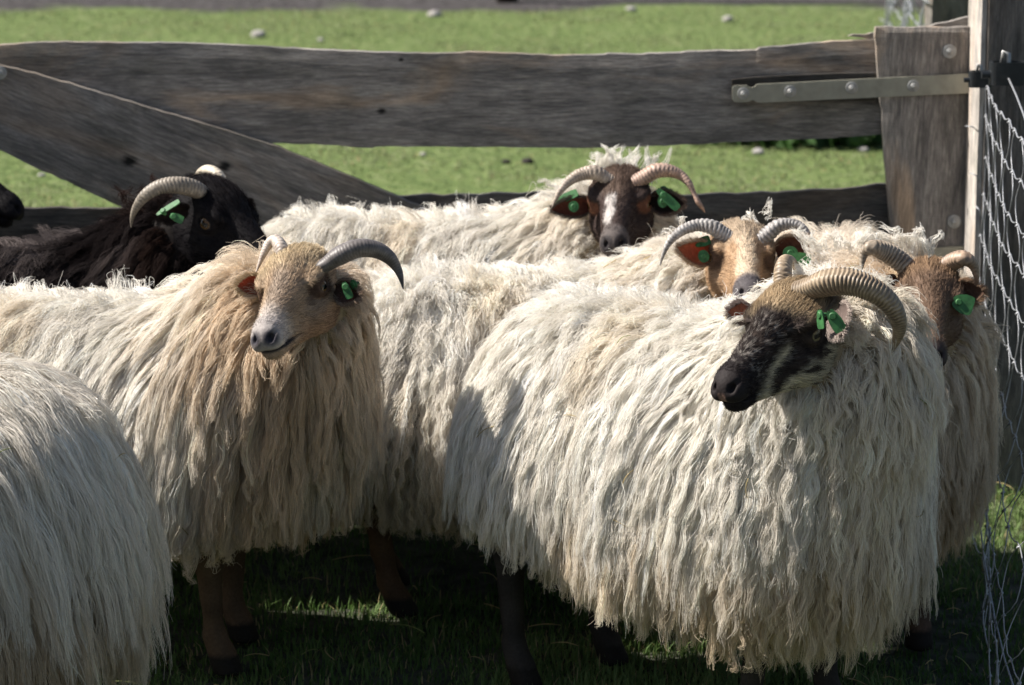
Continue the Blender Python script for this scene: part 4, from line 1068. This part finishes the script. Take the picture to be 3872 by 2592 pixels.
def build_netting():
    root = empty('wire_netting', (0.9, 5.7, 0)); tag(root, 'slack galvanised wire netting hanging from the post at the right edge', 'wire netting', 'galvanised wire nettings')
    par = Par(root)
    H = [0.805, 0.735, 0.655, 0.585, 0.505, 0.42, 0.34, 0.265, 0.19, 0.115, 0.04]
    TM = 2.3; sp = 0.095
    def pt(t, z, k=0):
        x, y = fence_xy(t)
        loose = 0.3 + 0.8 * sstep(0.5, 0.2, z)
        x -= 0.055 * float(sstep(0.5, 0.1, z)) * min(t, 1.5)
        x += (0.018 * wnoise(t * 2.2, z * 5, 1) + 0.010 * wnoise(t * 9, z * 14, 2)) * loose
        y += 0.012 * wnoise(t * 7, z * 9, 3) * loose
        zz = z + (0.014 * wnoise(t * 5, z * 9, 4) - 0.02 * math.sin(min(t, 1) * math.pi) * (z > .7)) * loose - 0.025 * t * (z > .15)
        return (x, y, max(zz, 0.004))
    mb = MB()
    for z in H:
        m = 110; pts = []
        for i in range(m):
            t = TM * i / (m - 1); p = list(pt(t, z)); p[2] += 0.004 * math.cos(t / sp * 2 * math.pi); pts.append(p)
        mb.tube(pts, 0.0014 if z in (H[0], H[-1]) else 0.0011, 5)
    o = mb.build('line_wire', M['wire'], None, True); par(o); o['kind'] = 'stuff'
    mb = MB(); kn = MB()
    nst = int(TM / sp)
    for j in range(nst + 1):
        t0 = j * sp; pts = []
        for a in range(len(H) - 1):
            za, zb = H[a], H[a + 1]
            for s_ in range(4):
                u = s_ / 4; z = za * (1 - u) + zb * u; t = t0 + (0.030 * math.sin(math.pi * u) * (1 if (a + j) % 2 else -1))
                pts.append(pt(max(0, t), z))
        pts.append(pt(t0, H[-1]))
        mb.tube(pts, 0.0009, 4)
        for z in H:
            c = Vector(pt(t0, z)); kn.tube([c + Vector((0.002, -.004, .002)), c + Vector((-.0025, 0, -.002)), c + Vector((.002, .004, .002))], 0.0017, 5)
    o = mb.build('stay_wire', M['wire'], None, True); par(o); o['kind'] = 'stuff'
    o = kn.build('wire_knot', M['wire'], None, True); par(o); o['kind'] = 'stuff'
    # the long free end at the bottom right
    mb = MB(); mb.tube([P(3705, 1975, 4.9), P(3722, 2120, 4.75), P(3760, 2330, 4.6), P(3800, 2500, 4.5), P(3840, 2620, 4.4)], 0.0016, 6)
    o = mb.build('wire_end', M['wire'], None, True); par(o)
    for (a, b, Y) in (((3650, 478), (3700, 500), 5.69), ((3668, 655), (3705, 690), 5.69), ((3690, 780), (3712, 830), 5.69)):
        p0, p1 = P(*a, Y), P(*b, Y); md = (p0 + p1) / 2 + np.array([0, -.01, .006]); mb = MB(); mb.tube([p0, md, p1], 0.0012, 5); par(mb.build('wire_end', M['wire'], None, True))
def build_far_netting():
    root = empty('wire_netting', (1.05, 7.8, 0)); tag(root, 'blurred wire netting fixed to the post farther back, at the top right', 'wire netting', 'galvanised wire nettings')
    par = Par(root); mb = MB(); rr = random.Random(9)
    for k in range(20):
        t = 0.16 * k; x0 = P(3495, 60, 7.85)[0] - 0.004 - 0.045 * t * 0; y0 = 7.85 + t
        x0 = x0 + (P(3495 - 8 * k, 60, y0)[0] - P(3495, 60, y0)[0]) + (P(3495, 60, y0)[0] - P(3495, 60, 7.85)[0])
        pts = [(x0 + 0.02 * math.sin(i * 1.3 + k) + .012 * rr.uniform(-1, 1), y0 + 0.02 * math.cos(i * 1.9 + k), 0.02 + i * 1.1 / 16) for i in range(17)]
        mb.tube(pts, 0.0026, 4)
    for j in range(10):
        z = 0.05 + j * 0.115
        pts = []
        for k in range(20):
            y0 = 7.85 + .16 * k; pts.append((P(3495 - 8 * k, 60, y0)[0] + .015 * rr.uniform(-1, 1), y0, z + .012 * rr.uniform(-1, 1)))
        mb.tube(pts, 0.0030, 4)
    o = mb.build('line_wire', M['wire'], None, True); par(o)
def ring_clamp(px, Y, w, h, d, label):
    c = P(*px, Y); root = empty('wire_clamp', c); tag(root, label, 'wire clamp', 'black wire clamps on the post')
    mb = MB(); n = 24; V = []; 
    for z in (-h / 2, h / 2):
        for rr in (1.0, 0.84):
            for k in range(n):
                a = 2 * math.pi * k / n; x = math.copysign(abs(math.cos(a)) ** .5, math.cos(a)) * w / 2 * rr; y = math.copysign(abs(math.sin(a)) ** .5, math.sin(a)) * d / 2 * rr
                V.append((x, y, z))
    F_ = []
    for k in range(n):
        k2 = (k + 1) % n
        F_ += [[k, k2, 2 * n + k2, 2 * n + k], [n + k, 3 * n + k, 3 * n + k2, n + k2], [k, n + k, n + k2, k2], [2 * n + k, 2 * n + k2, 3 * n + k2, 3 * n + k]]
    mb.add(V, F_); mb.build('ring', M['black'], root)
    b = MB(); b.tube([(-w * .72, -d * .1, -h * .05), (-w * .48, -d * .1, -h * .05)], [w * .11, w * .11], 12); b.tube([(-w * .48, -d * .1, -h * .05), (w * .62, -d * .1, -h * .05)], w * .07, 10); b.build('bolt', M['black'], root)
    e = MB(); e.tube([(w * .05, 0, -h * .4), (w * .02, 0, h * .3), (w * .0, -d * .1, h * .85), (-w * .12, -d * .1, h * .95), (-w * .16, 0, h * .4)], w * .07, 8); e.build('hook', M['galv'], root, True)
    return root

def rockmesh(name, px, Y, size, mat, label, cat, group, seed):
    c = P(*px, Y); t = CAMZ / max(CAMZ - c[2], 1e-3) ; g = CAM + (c - CAM) * t     # slide down the ray to the ground
    r = np.random.default_rng(seed); n1, n2 = 9, 14; V = []
    for i in range(n1):
        th = math.pi * i / (n1 - 1)
        for j in range(n2):
            ph = 2 * math.pi * j / n2; d = np.array([math.sin(th) * math.cos(ph), math.sin(th) * math.sin(ph), math.cos(th)])
            V.append(d * size * np.array([1, .8, .6]) * (1 + 0.25 * float(vnoise(d[None] * 1.0, 1.7, seed)[0])))
    F_ = [[i * n2 + j, (i + 1) * n2 + j, (i + 1) * n2 + (j + 1) % n2, i * n2 + (j + 1) % n2] for i in range(n1 - 1) for j in range(n2)]
    o = mesh_from(name, V, F_, mat, None, True); o.location = (g[0], g[1], gz(np.array([g[0]]), np.array([g[1]]))[0] + size * .3)
    tag(o, label, cat, group); return o

def build_bush(x, y, sx, sz, n, label, seed):
    r = np.random.default_rng(seed); root = empty('bush', (x, y, 0)); tag(root, label, 'bush', 'bushes at the far edge of the pasture')
    mb = MB()
    for k in range(7):
        a = r.random() * 6.28; q = [(0.05 * math.cos(a), .05 * math.sin(a), 0)]
        for s_ in range(1, 5): q.append((math.cos(a) * sx * .2 * s_ * (.6 + .5 * r.random()), math.sin(a) * sx * .15 * s_, sz * .24 * s_))
        mb.tube(q, [.02, .016, .012, .008, .004], 6)
    mb.build('stem', M['bark'], root)
    cl = r.normal(size=(26, 3)) * np.array([sx * .42, sx * .3, sz * .25]) + np.array([0, 0, sz * .55]); ci = r.integers(0, 26, n)
    p = cl[ci] + r.normal(size=(n, 3)) * 0.07; p[:, 2] = np.maximum(p[:, 2], .02)
    a = norm(r.normal(size=(n, 3))); b = norm(np.cross(a, r.normal(size=(n, 3)))); L_ = (0.035 + .02 * r.random((n, 1)))
    V = np.stack([p - a * L_, p + b * L_ * .45, p + a * L_, p - b * L_ * .45], 1).reshape(-1, 3)
    Q = np.arange(n * 4).reshape(-1, 4)
    c = mix(np.tile((0.018, 0.05, 0.012), (n, 1)), (0.06, 0.13, 0.03), r.random(n)); mesh_from('leaves', V, Q, M['leaf'], root, False, np.repeat(c, 4, 0))
def build_background():
    for k, (zf, q, Y, s_, lb) in enumerate((
            (G1, (1760, 250), 12, .045, 'largest pale stone in the sunlit grass above the left of the gate rail'),
            (G1, (2185, 270), 12, .022, 'small pale stone right beside the largest one above the gate rail'),
            (G1, (285, 1175), 9, .016, 'small white stone in the left gap between brace and lower rail'),
            (G2, (620, 85), 14, .045, 'flat pale stone at the edge of the bare soil, upper middle'),
            (G2, (1960, 62), 14, .035, 'upright pale stone in the bare soil, upper right of middle'),
            (G2, (540, 1045), 9, .016, 'small pale stone just under the top rail, middle of the gap'),
            (G3, (272, 135), 14, .036, 'pale stone in the grass above the strap hinge'),
            (G3, (480, 1030), 10, .030, 'bluish white stone in the shade under the top rail, right gap'),
            (G3, (1200, 1010), 10, .026, 'bluish white stone beside the vertical gate board'),
            )):
        rockmesh('stone', zf(*q), Y, s_ * .75, M['stone'], lb, 'stone', 'pale stones in the grass', 20 + k)
    rockmesh('dung', G2(1255, 1090), 9, .022, M['clod'], 'dark lump of dung in the grass above the brown-faced sheep', 'dung', 'dark dung lumps in the grass', 51)
    rockmesh('dung', G2(1105, 1092), 9, .015, M['clod'], 'smaller flatter dung lump left of the dark lump', 'dung', 'dark dung lumps in the grass', 52)
    build_bush(P(2900, 0, 17.5)[0], 17.8, .6, .6, 5000, 'dark green bush at the far edge of the pasture, top right', 61)
    build_bush(P(2250, 0, 19)[0], 18.6, .7, .5, 4000, 'low dark bush behind the bare soil, top middle', 62)
    build_bush(P(3060, 0, 11)[0], 10.6, .24, .09, 2200, 'low dark leaf clump added for the shadow patch under the top rail beside the vertical board', 63)  # added clump, standing in for a dark shadow patch on the grass
    x = P(1915, 30, 15.5); mb = MB(); mb.tube([(0, 0, -.1), (.01, 0, .5), (-.03, .02, 1.4), (.05, 0, 2.6)], [.06, .045, .04, .03], 10)
    t = mb.build('tree_trunk', M['bark'], None, True); t.location = (x[0], 15.7, 0); tag(t, 'thin dark tree trunk rising from the bare soil at the top middle', 'tree trunk')

build_ground(); build_grass(); build_gate(); build_posts(); build_netting(); build_far_netting(); build_background()
ring_clamp(G3(1995, 540), 5.665, .043, .030, .028, 'smaller black wire clamp on the pale edge of the post')
ring_clamp(G3(2180, 500), 5.50, .066, .042, .036, 'larger black wire clamp right of the smaller one, in front of the post')
mb = MB(); mb.tube([P(*G3(2185, 530), 5.49), P(*G3(2240, 650), 5.35), P(*G3(2290, 780), 5.2), P(*G3(2360, 1000), 5.0), P(*G3(2500, 1500), 4.6)], 0.0017, 6)
o = mb.build('tension_wire', M['wire'], None, True); tag(o, 'single slack wire running from the larger black clamp out of the right side', 'wire')

# ------------------------------------------------------------------ the flock
PINK = (0.42, 0.16, 0.10)
horn_tan = ((0.36, 0.28, 0.19), (0.105, 0.072, 0.048)); horn_grey = ((0.15, 0.135, 0.13), (0.07, 0.062, 0.06)); horn_mid = ((0.42, 0.35, 0.28), (0.16, 0.13, 0.11))
FLOCK = {}
FLOCK['A'] = dict(seed=1, straw=46, pos=(0.268, 4.42), heading=-40, scale=.90, width=.95, z=1.065, label='large long-fleeced white sheep in front with patchy black and tan face looking left',
    eye=(2962, 1252), nose=(2700, 1444), hY=4.10, hs=1.09, up=(.18, 1), upf=0.08, wool=CREAM, legcol=(0.035, 0.03, 0.028), face=face_patchy, woolcol=wool_white(0.10, .8), iris=(0.17, 0.15, 0.085),
    guides=7560, kids=28, len=0.205, topshort=0.62, hem=0.195, hemslope=-.22, amp=0.0040, wl=0.060, stand=0.45, bunch=.5, fur=26000, neck_r=1.0, chest_r=.132, chest=(-.03, 0.0, .01), mid=(.03, 0, .035), legs=[(0, 0), (-.02, 0), (0, 0), (-.03, 0)],
    horns=[dict(z=Z2, s=1.96, cols=horn_tan, ridge=.085, sp=.0050, pts=[(905, 375, 88, .0), (1040, 330, 104, -.015), (1190, 325, 106, -.025), (1335, 368, 98, -.03), (1465, 450, 84, -.03), (1545, 555, 70, -.025), (1570, 655, 54, -.015), (1552, 750, 36, -.005), (1508, 855, 8, 0)]),
           dict(z=Z2, s=1.96, cols=horn_tan, ridge=.08, sp=.0055, pts=[(705, 320, 66, .09), (706, 240, 62, .10), (718, 185, 52, .12), (740, 165, 40, .15), (775, 175, 32, .18), (800, 230, 20, .20), (800, 290, 6, .20)])],
    ears=[dict(side=-1, tip=Z2(300, 550), dY=.09, base=Z2(480, 555), bdY=.085, w=.040, open=(-.35, -.1, 1), inner=PINK, outer=(.13, .10, .09), cup=.5),
          dict(side=1, tip=Z2(1130, 720), dY=-.10, base=Z2(1110, 520), bdY=-.03, w=.062, open=(-.75, .1, .7), inner=(.22, .17, .15), outer=(.30, .25, .22), cup=.35,
               tags=[dict(px=Z2(1095, 615), dY=-.095, ax=(.45, -.75), n=(-.2, .1, 1), l=.033, w=.018), dict(px=Z2(985, 605), dY=-.07, ax=(.1, -1), n=(-1, 0, .45), l=.026, w=.018)])])
FLOCK['L'] = dict(seed=2, straw=16, pos=(-0.685, 4.72), heading=-14, label='cream-faced sheep at left with tan neck ruff and dark curved horns',
    eye=(1105, 1098), nose=(1012, 1266), hY=4.42, hs=1.02, up=(-.06, 1), upf=0.2, wool=CREAM, legcol=(0.085, 0.055, 0.036), face=face_cream, woolcol=wool_white(.75, .85),
    guides=6210, kids=26, len=0.23, topshort=0.5, hem=0.245, amp=0.0032, wl=0.085, stand=0.45, bunch=.55, fur=22000, neck_r=1.12, legs=[(0, 0), (0.03, 0), (0, 0), (0, 0)],
    horns=[dict(z=Z1, s=2.4125, cols=horn_grey, ridge=.02, sp=.0042, tipc=(.05, .05, .05), pts=[(1050, 360, 72, .0), (1165, 285, 92, -.0), (1330, 217, 90, .005), (1490, 225, 82, .015), (1612, 290, 68, .02), (1690, 390, 45, .02), (1727, 480, 28, .015), (1748, 585, 6, .01)]),
           dict(z=Z1, s=2.4125, cols=((.55, .48, .42), (.28, .22, .18)), ridge=.05, sp=.0050, basec=(.10, .10, .11), pts=[(655, 310, 58, .03), (635, 215, 64, .04), (588, 145, 56, .055), (522, 180, 46, .06), (472, 275, 32, .055), (437, 360, 18, .05), (405, 438, 5, .045)])],
    ears=[dict(side=-1, tip=Z1(235, 560), dY=.03, base=Z1(490, 545), bdY=.045, w=.048, open=(.1, -.35, 1), inner=PINK, outer=(.42, .33, .22), cup=.6, tags=[dict(px=Z1(450, 590), dY=.01, ax=(0, -1), n=(0, .1, 1), l=.014, w=.016, round=1)]),
          dict(side=1, tip=Z1(1345, 655), dY=-.02, base=Z1(1130, 585), bdY=.01, w=.050, open=(.25, -.15, 1), inner=(.12, .075, .06), outer=(.22, .16, .12), cup=.6,
               tags=[dict(px=Z1(1235, 600), dY=-.02, ax=(.4, -1), n=(-.2, .1, 1), l=.026, w=.012), dict(px=Z1(1298, 550), dY=-.01, ax=(.4, -1), n=(-.8, .1, .6), l=.016, w=.014, round=1)])])
FLOCK['B'] = dict(seed=3, straw=14, pos=(0.03, 5.00), heading=6, scale=.93, z=.97, label='white sheep with tan face and pale nose stripe peering over the front sheep',
    eye=(2806, 974), nose=(2812, 1096), hY=4.80, hs=1.0, up=(.02, 1), wool=CREAM, legcol=(0.085, 0.05, 0.03), face=face_tan_blaze, woolcol=wool_white(.25, .9),
    guides=5805, kids=24, len=0.21, topshort=0.62, hem=0.17, amp=0.0048, wl=0.045, stand=0.5, bunch=.45, fur=14000, chest=(.02, -.03, 0),
    horns=[dict(z=Z3, s=1.9525, cols=((.42, .40, .38), (.10, .095, .09)), ridge=.09, sp=.0062, pts=[(1428, 655, 60, .0), (1350, 606, 57, .0), (1240, 591, 46, .0), (1130, 630, 38, -.01), (1045, 705, 28, -.015), (998, 790, 17, -.02), (968, 885, 5, -.02)]),
           dict(z=Z3, s=1.9525, cols=((.34, .32, .31), (.08, .078, .075)), ridge=.09, sp=.0062, pts=[(1765, 655, 60, .0), (1838, 597, 53, .0), (1930, 580, 43, .0), (2010, 600, 31, -.005), (2065, 660, 20, -.01), (2095, 740, 11, -.01), (2108, 830, 4, -.01)])],
    ears=[dict(side=-1, tip=Z3(1100, 755), dY=-.02, base=Z3(1370, 820), bdY=.015, w=.056, open=(.05, -.25, 1), inner=(.46, .17, .09), outer=(.38, .27, .18), cup=.5, tags=[dict(px=Z3(1290, 820), dY=-.02, ax=(.3, -1), n=(0, .1, 1), l=.021, w=.018, round=1), dict(px=Z3(1282, 714), dY=.0, ax=(.9, .3), n=(-.2, .4, 1), l=.026, w=.017)]),
          dict(side=1, tip=Z3(2085, 705), dY=-.02, base=Z3(1825, 790), bdY=.015, w=.056, open=(-.05, -.25, 1), inner=(.20, .10, .07), outer=(.38, .28, .2), cup=.5, tags=[dict(px=Z3(1985, 850), dY=-.03, ax=(1, -.1), n=(0, .1, 1), l=.042, w=.026), dict(px=Z3(1930, 795), dY=-.02, ax=(0, -1), n=(0, .2, 1), l=.022, w=.024, round=1)])],
    tufts=[dict(px=(2740, 860), Y=4.84, dir=(.0, 1, .1), n=160, len=.035, spread=.16, col=WHITE, fan=.5, droop=.3)])
FLOCK['C'] = dict(seed=4, pos=(-0.12, 5.42), heading=-6, scale=1.03, width=.92, z=1.03, label='dark brown faced white sheep with a white nose blaze, nearest the gate',
    eye=(2341, 772), nose=(2308, 918), hY=5.22, hs=1.03, wool=CREAM, legcol=(0.05, 0.04, 0.035), face=face_brown_blaze, woolcol=wool_white(.35, .8),
    guides=4860, kids=23, len=0.18, topshort=0.45, hem=0.18, amp=0.0035, wl=0.07, stand=0.5, bunch=.45, fur=14000,
    horns=[dict(z=Z3, s=1.9525, cols=horn_mid, ridge=.06, sp=.0060, pts=[(570, 245, 48, .0), (490, 203, 57, .0), (400, 213, 50, .0), (310, 255, 38, -.01), (242, 325, 26, -.02), (202, 390, 16, -.025), (170, 455, 5, -.03)]),
           dict(z=Z3, s=1.9525, cols=((.44, .30, .23), (.15, .12, .11)), ridge=.06, sp=.0060, tipc=(.34, .20, .13), pts=[(845, 240, 58, .0), (930, 192, 58, .0), (1020, 186, 52, .0), (1110, 215, 39, -.0), (1180, 280, 27, -.01), (1220, 360, 18, -.015), (1250, 420, 21, -.02), (1280, 465, 14, -.02), (1298, 497, 4, -.02)])],
    ears=[dict(side=-1, tip=Z3(168, 475), dY=-.02, base=Z3(465, 440), bdY=.015, w=.048, open=(.0, -.2, 1), inner=(.16, .06, .04), outer=(.09, .07, .06), cup=.5, tags=[dict(px=Z3(330, 452), dY=-.03, ax=(.3, -1), n=(0, .1, 1), l=.020, w=.018, round=1), dict(px=Z3(272, 385), dY=.0, ax=(1, .45), n=(-.1, .5, 1), l=.045, w=.016)]),
          dict(side=1, tip=Z3(1145, 430), dY=-.02, base=Z3(900, 415), bdY=.015, w=.058, open=(.0, -.2, 1), inner=(.035, .025, .022), outer=(.14, .10, .08), cup=.5, tags=[dict(px=Z3(1025, 398), dY=-.03, ax=(.8, -.75), n=(-.3, .5, 1), l=.050, w=.016), dict(px=Z3(988, 415), dY=-.02, ax=(0, -1), n=(0, .1, 1), l=.022, w=.018, round=1), dict(px=Z3(1018, 330), dY=.01, ax=(1, -.45), n=(0, .8, .6), l=.024, w=.010)])],
    tufts=[dict(px=(2365, 672), Y=5.30, dir=(.0, 1, -.1), n=520, len=.058, spread=.10, col=WHITE, fan=.35, droop=.15), dict(px=(2190, 740), Y=5.30, dir=(-.8, .55, .1), n=260, len=.05, spread=.07, col=WHITE, fan=.4, droop=.2)])
FLOCK['D'] = dict(seed=5, pos=(-0.86, 5.19), heading=3, label='black sheep at left with brown-tinged wool, pale arching horns and head turned right', width=.95,
    eye=(858, 850), nose=(1112, 1072), hY=5.08, hs=1.14, upf=0.0, wool=(.02, .016, .015), legcol=(.012, .011, .011), face=face_black, woolcol=wool_black, iris=(.09, .05, .018),
    guides=4455, kids=23, len=0.19, topshort=0.45, hem=0.18, amp=0.0035, wl=0.075, stand=0.5, bunch=.5, fur=9000, neck_r=1.05,
    horns=[dict(z=Z4, s=1.9525, cols=((.30, .26, .21), (.10, .09, .075)), ridge=.05, sp=.0058, pts=[(1545, 385, 52, .0), (1430, 322, 66, -.02), (1310, 296, 66, -.035), (1190, 306, 58, -.04), (1082, 365, 47, -.04), (1012, 450, 32, -.035), (978, 530, 18, -.03), (968, 605, 5, -.025)]),
           dict(z=Z4, s=1.9525, cols=((.62, .55, .44), (.30, .24, .18)), ridge=.05, sp=.0060, pts=[(1655, 330, 44, .06), (1605, 228, 52, .08), (1540, 190, 46, .10), (1482, 212, 36, .12), (1445, 262, 20, .13), (1440, 320, 5, .13)])],
    ears=[dict(side=-1, tip=Z4(1170, 535), dY=-.10, base=Z4(1390, 480), bdY=-.04, w=.045, open=(.3, -.5, .8), inner=(.02, .014, .013), outer=(.015, .012, .012), cup=.5,
               tags=[dict(px=Z4(1240, 463), dY=-.11, ax=(1, .62), n=(-.3, .6, .8), l=.044, w=.011), dict(px=Z4(1303, 535), dY=-.12, ax=(.9, -.4), n=(0, .1, 1), l=.024, w=.014)]),
          dict(side=1, tip=Z4(1880, 500), dY=.12, base=Z4(1770, 430), bdY=.08, w=.04, open=(.4, -.2, .8), inner=(.02, .014, .013), outer=(.015, .012, .012), cup=.5)],
    tufts=[dict(px=(585, 750), Y=5.2, dir=(.3, 1, 0), n=260, len=.045, spread=.11, col=(.04, .024, .02), fan=.35, droop=.25)])
FLOCK['E'] = dict(seed=6, pos=(0.55, 4.92), heading=-84, scale=.95, width=.95, z=1.08, label='white sheep at the right against the netting with a rusty brown face half hidden',
    eye=(3512, 1148), nose=(3478, 1332), hY=4.52, hs=1.0, up=(.05, 1), wool=CREAM, legcol=(.08, .05, .035), face=face_rust, woolcol=wool_white(.3, .9, .28), neck_r=1.0,
    guides=4050, kids=24, len=0.19, topshort=0.5, hem=0.17, amp=0.0035, wl=0.07, stand=0.5, bunch=.45, fur=12000,
    horns=[dict(z=Z2, s=1.96, cols=((.36, .30, .23), (.11, .085, .06)), ridge=.09, sp=.0062, pts=[(1665, 262, 70, .045), (1610, 205, 76, .045), (1545, 150, 78, .045), (1450, 92, 72, .04), (1365, 72, 56, .03), (1310, 110, 40, .035), (1290, 190, 22, .03), (1290, 260, 6, .02)]),
           dict(z=Z5, s=1.2068, cols=((.38, .27, .19), (.14, .10, .075)), ridge=.08, sp=.0062, tipc=(.42, .22, .12), pts=[(420, 1275, 38, .045), (440, 1240, 40, .04), (480, 1198, 42, .03), (534, 1180, 37, .005), (576, 1205, 26, .01), (593, 1255, 15, .01), (598, 1318, 4, .01)])],
    ears=[dict(side=1, tip=Z5(630, 1335), dY=-.01, base=Z5(490, 1340), bdY=.01, w=.055, open=(-.2, -.2, 1), inner=(.14, .085, .06), outer=(.26, .17, .11), cup=.5, tags=[dict(px=Z5(533, 1387), dY=-.03, ax=(.9, -.3), n=(0, .1, 1), l=.032, w=.030)]),
          dict(side=-1, tip=Z5(210, 1330), dY=.02, w=.05, open=(0, -.2, 1), inner=(.2, .1, .07), outer=(.26, .17, .11))],
    tufts=[dict(px=(3390, 960), Y=4.66, dir=(-.2, 1, .25), n=600, len=.075, spread=.13, col=WHITE, fan=.3, droop=.6), dict(px=(3160, 960), Y=4.75, dir=(.05, 1, .1), n=220, len=.07, spread=.09, col=WHITE, fan=.40, droop=.3)])
FLOCK['N'] = dict(seed=7, straw=14, pos=(-0.92, 3.97), heading=214, label='white sheep at the lower left corner showing only its long-woolled rump', scale=1.0, z=1.07,
    eye=(-1500, 1350), nose=(-1760, 1500), hY=3.62, hs=1.0, wool=CREAM, legcol=(.08, .05, .035), face=face_cream, woolcol=wool_white(.2, 1.0, .10),
    guides=7020, kids=28, len=0.24, topshort=0.25, hem=0.13, amp=0.0028, wl=0.10, stand=0.35, bunch=.6, comb=(-1.0, 0, -.75), fur=5000,
    horns=[], ears=[])
FLOCK['G'] = dict(seed=8, pos=(-1.46, 5.58), heading=0, label='black sheep at the left edge of which only the muzzle shows before the gate', width=.9,
    eye=(-190, 650), nose=(128, 792), hY=5.50, hs=1.05, upf=0.0, wool=(.02, .016, .015), legcol=(.012, .011, .011), face=face_black, woolcol=wool_darkbrown,
    guides=1620, kids=20, rad=.0009, fur=9000, horns=[], ears=[])
def side_parts(S):
    """ears and horns of the two sheep whose heads lie outside the photograph, placed from the head itself"""
    mpp = S['hY'] / FPX; ex, ey = S['eye']; dr = 1 if S['nose'][0] > ex else -1; u = 1 / mpp
    I = lambda x, y: (x, y)
    def hn(dY): return dict(z=I, s=1.0, cols=horn_mid, ridge=.06, pts=[(ex - dr * .045 * u, ey - .045 * u, .021 * u, dY), (ex - dr * .09 * u, ey - .085 * u, .021 * u, dY * 1.5), (ex - dr * .15 * u, ey - .08 * u, .017 * u, dY * 1.9), (ex - dr * .18 * u, ey - .03 * u, .010 * u, dY * 2), (ex - dr * .17 * u, ey + .02 * u, .003 * u, dY * 1.8)])
    S['horns'] = [hn(-.03), hn(.03)]
    S['ears'] = [dict(side=-dr, tip=(ex - dr * .10 * u, ey + .03 * u), dY=-.13, w=.05, open=(dr * .5, 0, .5), inner=PINK, outer=S['face'](np.zeros((1, 3)) + [[-.05, 0, 0.02]], rng)[0]),
                 dict(side=dr, tip=(ex - dr * .10 * u, ey + .03 * u), dY=.13, w=.05, open=(dr * .8, 0, .2), inner=PINK, outer=S['face'](np.zeros((1, 3)) + [[-.05, 0, 0.02]], rng)[0])]
side_parts(FLOCK['N']); side_parts(FLOCK['G'])
import os, time
ONLY = None
for k, S in FLOCK.items():
    if ONLY and k not in ONLY: continue
    t0 = time.time(); make_sheep(S); print('sheep', k, round(time.time() - t0, 1))

def build_straw():
    r = np.random.default_rng(77); mb = MB(); cols = []
    items = [(np.array(p), np.array(n), 0.012 + 0.03 * r.random()) for p, n in STRAW]
    for _ in range(260):
        y = r.uniform(3.6, 6.4); x = r.uniform(-.2 * y, .2 * y); items.append((np.array([x, y, gz(np.array([x]), np.array([y]))[0] + 0.02 + .012 * r.random()]), np.array([0, 0, 1.]), 0.02 + 0.06 * r.random()))
    for p, n, L_ in items:
        a = norm(np.cross(n, r.normal(size=3))); b = norm(np.cross(n, a)); k0 = len(mb.v)
        c = r.normal() * .35; pts = [p + a * L_ * (t - .5) + b * L_ * c * (t - .5) ** 2 + n * (0.004 * math.sin(t * 3.1) + .002) for t in np.linspace(0, 1, 6)]
        mb.tube(pts, [.0007, .0008, .0008, .0007, .0006, .0004], 4)
        cc = np.array((0.46, 0.36, 0.17)) if r.random() < .75 else np.array((0.26, 0.30, 0.10)); cols += [cc * (0.7 + .6 * r.random())] * (len(mb.v) - k0)
    o = mesh_from('straw', mb.v, mb.f, M['straw'], None, True, np.clip(np.array(cols), 0, 1)); tag(o, 'bits of straw and hay caught in the fleeces and lying in the pen', 'straw', kind='stuff')
build_straw()
